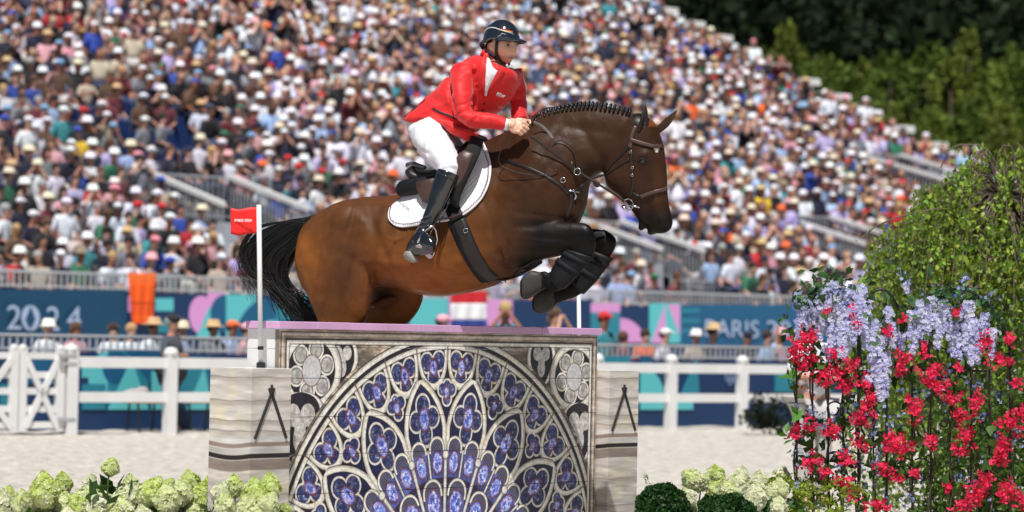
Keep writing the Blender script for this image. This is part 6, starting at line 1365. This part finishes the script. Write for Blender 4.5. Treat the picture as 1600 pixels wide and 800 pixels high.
# ------------------------------------------------------------------ flowers on the trellises
def floret(name, npet, r, m, cup=.3, seed=0, w=.55):
    vs = []; fs = []; cs = []; gg = random.Random(seed)
    for k in range(npet):
        a = 2*pi*k/npet; d = Vector((cos(a), sin(a), 0)); s = Vector((-sin(a), cos(a), 0)); b = len(vs)
        vs += [d*r*.08, d*r*.6+s*r*w+Z*r*cup*.7, d*r+Z*r*cup*(1+.4*gg.random()), d*r*.6-s*r*w+Z*r*cup*.7]; fs += [(b, b+1, b+2), (b, b+2, b+3)]
    return np.array([tuple(v) for v in vs]), np.array(fs)
def scatter(name, base, C, N_, S, col, m, seed=0, cvar=.2):
    """copies of a small flower at C facing N_, as one mesh"""
    g = np.random.default_rng(seed); V0, T0 = base; n = len(C); N_ = N_/np.linalg.norm(N_, axis=1)[:, None]; a = np.cross(N_, g.normal(size=(n, 3))); a /= np.linalg.norm(a, axis=1)[:, None]; b = np.cross(N_, a)
    V = C[:, None, :]+S[:, None, None]*(V0[None, :, 0:1]*a[:, None, :]+V0[None, :, 1:2]*b[:, None, :]+V0[None, :, 2:3]*N_[:, None, :]); k = len(V0)
    T = (T0[None]+(np.arange(n)*k)[:, None, None]).reshape(-1, 3); cl = np.broadcast_to(np.atleast_2d(col), (n, 3))*(1+cvar*(g.random((n, 1))*2-1))
    return tri_mesh(name, V.reshape(-1, 3), T, np.repeat(np.clip(cl, 0, 1), k, axis=0), m)
F3 = floret('f', 3, 1, None, .55, 1, .5); F4 = floret('f', 4, 1, None, .15, 2, .5); F5 = floret('f', 5, 1, None, .3, 3, .42)
def plant(name, loc, lab, cat, group=None): o = empty(name, loc, lab, cat, group); return o, Matrix.Translation(-Vector(loc))
def pp(o, par, inv): o.parent = par; o.matrix_parent_inverse = inv; return o
g = np.random.default_rng(33)
bou, binv = plant('bougainvillea', P(1400, 900, TD-.1), 'climbing plant with loose clusters of crimson red flowers spread over both trellises', 'climber')
clus = [(1245, 545, 14, 26), (1262, 532, 14, 18), (1256, 570, 12, 16), (1302, 555, 7, 12), (1336, 500, 8, 14), (1285, 590, 16, 14), (1310, 582, 16, 12), (1332, 570, 14, 14), (1272, 560, 10, 8), (1322, 604, 14, 12), (1355, 636, 14, 12), (1345, 654, 18, 14), (1362, 620, 8, 12), (1245, 676, 15, 14), (1265, 668, 10, 10), (1300, 672, 14, 14), (1268, 720, 18, 10), (1290, 738, 14, 8), (1320, 720, 14, 12), (1312, 752, 12, 8), (1330, 770, 14, 16), (1345, 692, 14, 12), (1372, 790, 18, 12), (1385, 520, 6, 10), (1292, 488, 5, 4),
        (1412, 560, 14, 10), (1405, 580, 10, 10), (1445, 548, 5, 16), (1462, 575, 10, 8), (1455, 590, 22, 16), (1470, 608, 16, 10), (1400, 690, 20, 12), (1415, 700, 14, 12), (1390, 700, 12, 8), (1430, 640, 14, 18), (1494, 490, 10, 6), (1490, 622, 16, 12), (1500, 645, 12, 10), (1455, 690, 12, 14), (1500, 700, 14, 12), (1510, 680, 12, 14), (1540, 535, 10, 18), (1565, 560, 16, 14), (1578, 530, 8, 10), (1575, 660, 22, 14), (1595, 650, 14, 18), (1570, 700, 16, 18), (1560, 720, 14, 12), (1525, 630, 8, 20), (1525, 770, 22, 18), (1540, 750, 12, 14), (1510, 790, 20, 10), (1575, 770, 16, 16), (1595, 780, 12, 12), (1400, 745, 12, 8), (1380, 730, 12, 10), (1430, 740, 8, 6), (1480, 760, 8, 8), (1350, 600, 6, 5), (1500, 575, 6, 4), (1410, 500, 4, 6), (1590, 600, 8, 10)]
vine_u = [1244, 1269, 1294, 1317, 1341, 1364, 1425, 1454, 1484, 1517, 1546, 1578]
sb = MB()
for u in vine_u: sb.tube([P(u+4*sin(v*.05+u), v, TD-.02+.02*sin(v*.03)) for v in range(900, 560, -22)], .006, 5)
for (cu, cv, ru, rv) in clus:
    vu = min(vine_u, key=lambda x: abs(x-cu)); sb.tube([P(vu, cv+30, TD-.02), P((vu+cu)/2+2, cv+16, TD-.06), P(cu, cv, TD-.05)], .0035, 4)
pp(sb.obj('stems', mat('vine_stem', (.06, .055, .025), .8), kind='stuff'), bou, binv)
for i, (cu, cv, ru, rv) in enumerate(clus):
    n = int(9+ru*rv*.13); uu = cu+g.normal(size=n)*ru*.48; vv = cv+g.normal(size=n)*rv*.52; dd = TD-.08+g.normal(size=n)*.05
    C = np.array([tuple(P(a, b, c_)) for a, b, c_ in zip(uu, vv, dd)]); N_ = g.normal(size=(n, 3))*.8+np.array([-.2, -.8, .5]); col = np.array([.76, .024, .085])*(1+.0*g.random((n, 1)))+np.array([.1, .03, .06])*g.random((n, 1))
    pp(mobj('flower_cluster', scatter('flower_cluster', F3, C, N_, g.uniform(.017, .027, n), col, M_petal, i, .28), kind='stuff'), bou, binv)
C = []
for (cu, cv, ru, rv) in clus:
    for k in range(15): C.append(tuple(P(cu+g.normal()*ru*1.1, cv+g.normal()*rv*1.1, TD+g.normal()*.05)))
C = np.array(C); cl = np.array([.06, .135, .025])[None]*(.5+1.0*g.random((len(C), 1))); pp(mobj('leaves', leaf_mesh('leaves', C, .075, M_leaf, seed=11, ccol=cl, aspect=.65), kind='stuff'), bou, binv)
wis, winv2 = plant('wisteria', P(1330, 900, TD-.1), 'pale lilac wisteria with long hanging flower racemes along the trellis tops', 'climber')
rac = [(1250, 482, 522, 7), (1246, 500, 530, 6), (1290, 450, 500, 11), (1300, 470, 545, 11), (1312, 455, 560, 12), (1322, 480, 565, 10), (1345, 445, 520, 11), (1352, 470, 545, 12), (1366, 500, 590, 12), (1376, 525, 625, 12), (1385, 550, 620, 9), (1335, 500, 540, 9), (1280, 500, 530, 8), (1370, 570, 600, 12), (1296, 540, 565, 8), (1355, 588, 604, 8), (1305, 440, 455, 14), (1322, 452, 470, 13), (1275, 478, 500, 9),
       (1440, 470, 505, 10), (1452, 465, 515, 11), (1465, 490, 545, 10), (1432, 510, 540, 8), (1410, 520, 545, 8), (1476, 470, 515, 9), (1490, 500, 558, 11), (1497, 520, 560, 9), (1515, 470, 520, 9), (1520, 500, 570, 11), (1530, 520, 568, 8), (1551, 512, 560, 9), (1425, 538, 560, 7), (1500, 478, 500, 8), (1417, 440, 458, 5), (1395, 505, 560, 8), (1262, 468, 510, 8), (1284, 455, 530, 9), (1336, 470, 520, 9), (1422, 485, 530, 8), (1446, 490, 540, 9), (1507, 505, 550, 8), (1540, 490, 540, 8), (1390, 480, 520, 7), (1483, 480, 530, 8)]
for i, (cu, v0, v1, w) in enumerate(rac):
    w *= 1.3; n = int((v1-v0)*w*.20+26); t = g.random(n); wv = w*(1.0-.62*t**1.6); a = g.random(n)*6.283; ph = g.random()*6
    C = np.array([tuple(P(cu+wv[j]*(.50*cos(a[j])+.20*g.normal())+2*sin(t[j]*3+ph), v0+(v1-v0)*t[j], TD-.05+wv[j]*.004*sin(a[j])*.55)) for j in range(n)]); N_ = np.stack([np.cos(a)*.8, -abs(np.sin(a))-.2, -.15+.5*g.random(n)], 1)
    col = np.where(g.random((n, 1)) < .55, np.array([[.74, .76, .96]]), np.array([[.56, .56, .90]])); col = np.where(g.random((n, 1)) < .22, np.array([[.84, .85, .98]]), col)
    pp(mobj('raceme', scatter('raceme', F4, C, N_, g.uniform(.0105, .0165, n), col, M_petal, 100+i, .12)), wis, winv2)
C = []
for (cu, v0, v1, w) in rac:
    for k in range(6): C.append(tuple(P(cu+g.normal()*16, v0-6+g.normal()*12, TD+g.normal()*.06)))
for k in range(130): C.append(tuple(P(1255+g.random()*60+8*g.normal(), 440+50*g.random()+10*g.normal(), TD+g.normal()*.06)))
for k in range(110): u = 1400+180*g.random(); C.append(tuple(P(u, 575-118*math.sqrt(max(0, 1-((u-1490)/90)**2))+7*g.normal(), TD+g.normal()*.05)))
C = np.array(C); cl = np.array([.055, .14, .045])[None]*(.5+1.0*g.random((len(C), 1))); pp(mobj('leaves', leaf_mesh('leaves', C, .07, M_leaf, seed=12, ccol=cl, aspect=.5), kind='stuff'), wis, winv2)
blu, blinv = plant('blue_creeper', P(1420, 900, TD-.05), 'thin creeper dotted with tiny violet blue flowers among the red clusters', 'climber'); C = []
for k in range(120):
    u, v = g.uniform(1240, 1420) if k % 2 else g.uniform(1240, 1600), g.uniform(585, 800)
    if k < 26: u, v = random.choice([(1255, 470), (1310, 455), (1275, 490), (1500, 560), (1417, 440), (1480, 445), (1550, 470), (1510, 450), (1430, 455), (1330, 460), (1360, 440)]); u += g.normal()*10; v += g.normal()*10
    for q in range(9): C.append(tuple(P(u+g.normal()*4, v+g.normal()*7, TD-.03+g.normal()*.05)))
C = np.array(C); n = len(C); col = np.where(g.random((n, 1)) < .5, np.array([[.16, .19, .48]]), np.array([[.46, .55, .84]])); pp(mobj('flowers', scatter('flowers', F4, C, g.normal(size=(n, 3))+np.array([0, -.8, .3]), g.uniform(.008, .014, n), col, M_petal, 77), kind='stuff'), blu, blinv)
# ------------------------------------------------------------------ hydrangeas, box balls and fern-like foliage
HV = []
for s_ in range(4):
    gg = np.random.default_rng(60+s_); n = 780; t = gg.random(n)**.8; a = gg.random(n)*6.283; prof = np.sin(np.clip(t*1.02, 0, 1)*pi*.93+.22)**.75*(1-.35*t); rr = prof*(.80+.30*gg.random(n)); lump = 1+.12*np.sin(a*3+t*9)
    C = np.stack([rr*lump*np.cos(a)*.5, rr*lump*np.sin(a)*.5, t*1.15-.1], 1); N_ = np.stack([np.cos(a), np.sin(a), (t-.35)*1.6], 1)+gg.normal(size=(n, 3))*.35; HV.append((C, N_, gg.uniform(.075, .115, n)))
def hyd_mesh(i, green):
    C, N_, S = HV[i]; gg = np.random.default_rng(i+int(green*100)); n = len(C); w_ = np.array([.88, .88, .72]); gr = np.array([.62, .74, .16]); k = np.clip(green+.28*(C[:, 2:3]-.3)+.2*gg.normal(size=(n, 1)), 0, 1)
    me = scatter('flower_head', F4, C, N_, S, w_*(1-k)+gr*k, M_petal, i, .10); return me
core = MB().ell((0, 0, .42), (.22, 0, 0), (0, .22, 0), (0, 0, .34), 12, 8).mesh('core', mat('hydrangea_core', (.34, .42, .14), .8), True)
HM_ = {(i, gk): hyd_mesh(i, gk) for i in range(4) for gk in (0.0, .3, .62)}
M_green = mat('stem_green', (.09, .14, .03), .6)
def hydrangea(loc_uv, heads, d, lab, leaves=60, seed=0, gi=None):
    gg = np.random.default_rng(seed); o0 = P(loc_uv[0], loc_uv[1], d); o0.z = 0; o, inv = plant('hydrangea', o0, lab, 'hydrangea', 'pale hydrangeas planted before the jump'); C = []
    sm_ = MB()
    for j, (u, v, hp, gk) in enumerate(heads):
        dd = d+(gg.random()-.5)*.30+(.12 if v < 760 else -.1); me = HM_[(j+seed) % 4, gk]; base = P(u, v+hp*.5, dd); s = hp*1.04/F*dd/1.1
        tilt = Matrix.Rotation(gg.normal()*.28, 4, 'X') @ Matrix.Rotation(gg.normal()*.35, 4, 'Y') @ Matrix.Rotation(gg.random()*6, 4, 'Z'); mt = Matrix.Translation(base) @ tilt @ Matrix.Scale(s, 4)
        h_ = bpy.data.objects.new('flower_head', me); link(h_, o); h_.matrix_parent_inverse = inv; h_.matrix_basis = mt
        k_ = bpy.data.objects.new('core', core); link(k_, h_)
        sm_.tube([base+Vector((0, 0, .02)), base+Vector((gg.normal()*.02, 0, -.2)), Vector((o0.x+(base.x-o0.x)*.5, o0.y, .25))], .005, 5)
        for q in range(13): C.append(tuple(base+Vector((gg.normal()*.075, gg.normal()*.06, -.05-.09*abs(gg.normal())))))
    for q in range(leaves):
        u, v = random.choice(heads)[:2]; C.append(tuple(P(u+gg.normal()*26, v+34+abs(gg.normal())*30, d+gg.normal()*.12)))
    pp(sm_.obj('stems', M_green, kind='stuff'), o, inv); C = np.array(C); cl = np.array([.045, .115, .022])[None]*(.5+1.0*gg.random((len(C), 1))); pp(mobj('leaves', leaf_mesh('leaves', C, .13, M_leaf, seed=seed+5, ccol=cl, aspect=.5, up=(0, 0, .1)), kind='stuff'), o, inv)
hydrangea((40, 830), [(2, 782, 42, 0.0), (34, 786, 42, .3), (-6, 812, 40, .0), (24, 806, 40, .62), (48, 812, 44, .3), (-14, 800, 40, .3), (12, 770, 26, .62)], 16.2, 'pale hydrangea in the bottom left corner with low round flower heads', 26, 1)
hydrangea((110, 830), [(72, 762, 52, .62), (100, 752, 34, .62), (128, 772, 44, .3), (92, 790, 46, .3), (128, 788, 40, .62), (62, 788, 40, .0), (108, 812, 44, .0), (140, 752, 30, 0.0), (84, 812, 44, .0), (150, 782, 44, .0), (50, 776, 36, .3)], 16.1, 'hydrangea with tall lime green head, second clump from the left', 34, 2)
hydrangea((190, 830), [(170, 724, 30, .62), (186, 776, 54, 0.0), (190, 792, 50, .3), (226, 762, 46, .62), (208, 756, 34, .3), (160, 790, 46, .0), (206, 806, 46, .3), (178, 812, 44, .0), (232, 790, 44, .0), (150, 812, 40, .3)], 16.0, 'hydrangea with one small green head standing high on its stem', 40, 3)
hydrangea((280, 830), [(250, 760, 36, .62), (262, 776, 46, .3), (300, 748, 34, .62), (312, 770, 44, .62), (284, 790, 44, 0.0), (328, 782, 40, .3), (240, 790, 42, .3), (306, 800, 44, .3), (262, 808, 40, .62), (284, 766, 40, .3), (330, 758, 32, .62), (334, 808, 40, .3), (228, 806, 38, .0)], 16.0, 'loose lime and white hydrangea clump left of the left pillar', 70, 4)
hydrangea((390, 830), [(366, 756, 34, .62), (396, 768, 44, .62), (422, 758, 40, .62), (384, 790, 42, .3), (352, 786, 38, .3), (412, 784, 38, .3), (340, 766, 34, .0), (446, 794, 26, .62), (430, 806, 30, .62), (400, 806, 40, .3), (368, 806, 40, .3), (404, 780, 40, .62)], 15.0, 'lime green hydrangea clump in front of the left pillar', 90, 5)
hydrangea((1120, 830), [(1096, 740, 40, .3), (1110, 746, 38, .3), (1124, 738, 28, .62), (1118, 760, 36, .62), (1152, 752, 48, 0.0), (1146, 764, 40, .3), (1080, 772, 30, 0.0), (1075, 790, 26, .3)], 16.9, 'white hydrangea clump right of the box ball with a taller green tipped head', 30, 6)
hydrangea((1200, 830), [(1188, 752, 36, .0), (1214, 746, 42, .0), (1180, 774, 42, 0.0), (1206, 762, 34, .3), (1214, 790, 34, 0.0), (1196, 778, 36, .0), (1222, 760, 30, .3)], 16.7, 'creamy white hydrangea clump beside the foot of the trellis', 26, 7)
def boxball(u, v, r, d, lab, n, seed):
    gg = np.random.default_rng(seed); c = P(u, v, d); rr = r/F*d; N_ = gg.normal(size=(n, 3)); N_ /= np.linalg.norm(N_, axis=1)[:, None]; lump = 1+.05*np.sin(N_[:, 0]*9)*np.sin(N_[:, 2]*8+1); C = np.array(c)+N_*rr*(lump*(.80+.22*gg.random(n)))[:, None]; C = C[C[:, 2] > 0.02]
    cl = np.array([.022, .075, .014])[None]*(.4+1.3*gg.random((len(C), 1)))
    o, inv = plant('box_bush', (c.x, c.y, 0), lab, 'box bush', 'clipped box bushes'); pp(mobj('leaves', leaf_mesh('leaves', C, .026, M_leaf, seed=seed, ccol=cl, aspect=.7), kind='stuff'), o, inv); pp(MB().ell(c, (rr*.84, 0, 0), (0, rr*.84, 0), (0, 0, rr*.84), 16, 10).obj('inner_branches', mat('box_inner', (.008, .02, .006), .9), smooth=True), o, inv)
boxball(1036, 800, 44, 16.2, 'dark clipped box ball at the foot of the right pillar', 9000, 1); boxball(1140, 822, 50, 16.0, 'low dark green box mound in front of the white hydrangeas', 9000, 2)
C = []; g = np.random.default_rng(90)
for k in range(70):
    u, v = g.uniform(1218, 1330), g.uniform(748, 815); q = np.array(P(u, v, 16.5+g.random()*.4)); a = g.random()*6.28
    for j in range(12): C.append(q+np.array([cos(a)*.012*j, sin(a)*.01*j, .01*j-.0011*j*j])+g.normal(size=3)*.008)
C = np.array(C); cl = np.array([.27, .37, .04])[None]*(.5+.8*g.random((len(C), 1))); mobj('feathery_foliage', leaf_mesh('feathery_foliage', C, .042, M_leaf, seed=6, ccol=cl, aspect=.42), label='feathery yellow green foliage at the foot of the left trellis', cat='plant')
for (u, v, lab) in ((1008, 756, 'small fern frond poking up behind the box ball beside the pillar'), (1069, 760, 'single fern frond standing between the box ball and the hydrangea')):
    C = []; 
    for j in range(16):
        t = j/15; q = P(u+(14 if u < 1050 else 0)*(1-t)*1.0, v-14+46*(1-t), 16.9)
        for s in (-1, 1): C.append(tuple(q+Vector((s*.022*(1-t*.8), 0, .006))))
    mobj('fern_frond', leaf_mesh('fern_frond', np.array(C), .03, M_leaf, (.12, .26, .09), aspect=.35), label=lab, cat='fern')
C = [tuple(P(u, v, TD-.1)) for u, v in ((1222, 680), (1230, 668), (1234, 690), (1228, 590), (1236, 596), (1240, 584), (1232, 602), (1242, 640), (1246, 650))]
pp(mobj('leaf_sprig', leaf_mesh('leaf_sprig', np.array(C), .10, M_leaf, (.09, .26, .03), aspect=.55, seed=3), kind='stuff'), bou, binv)
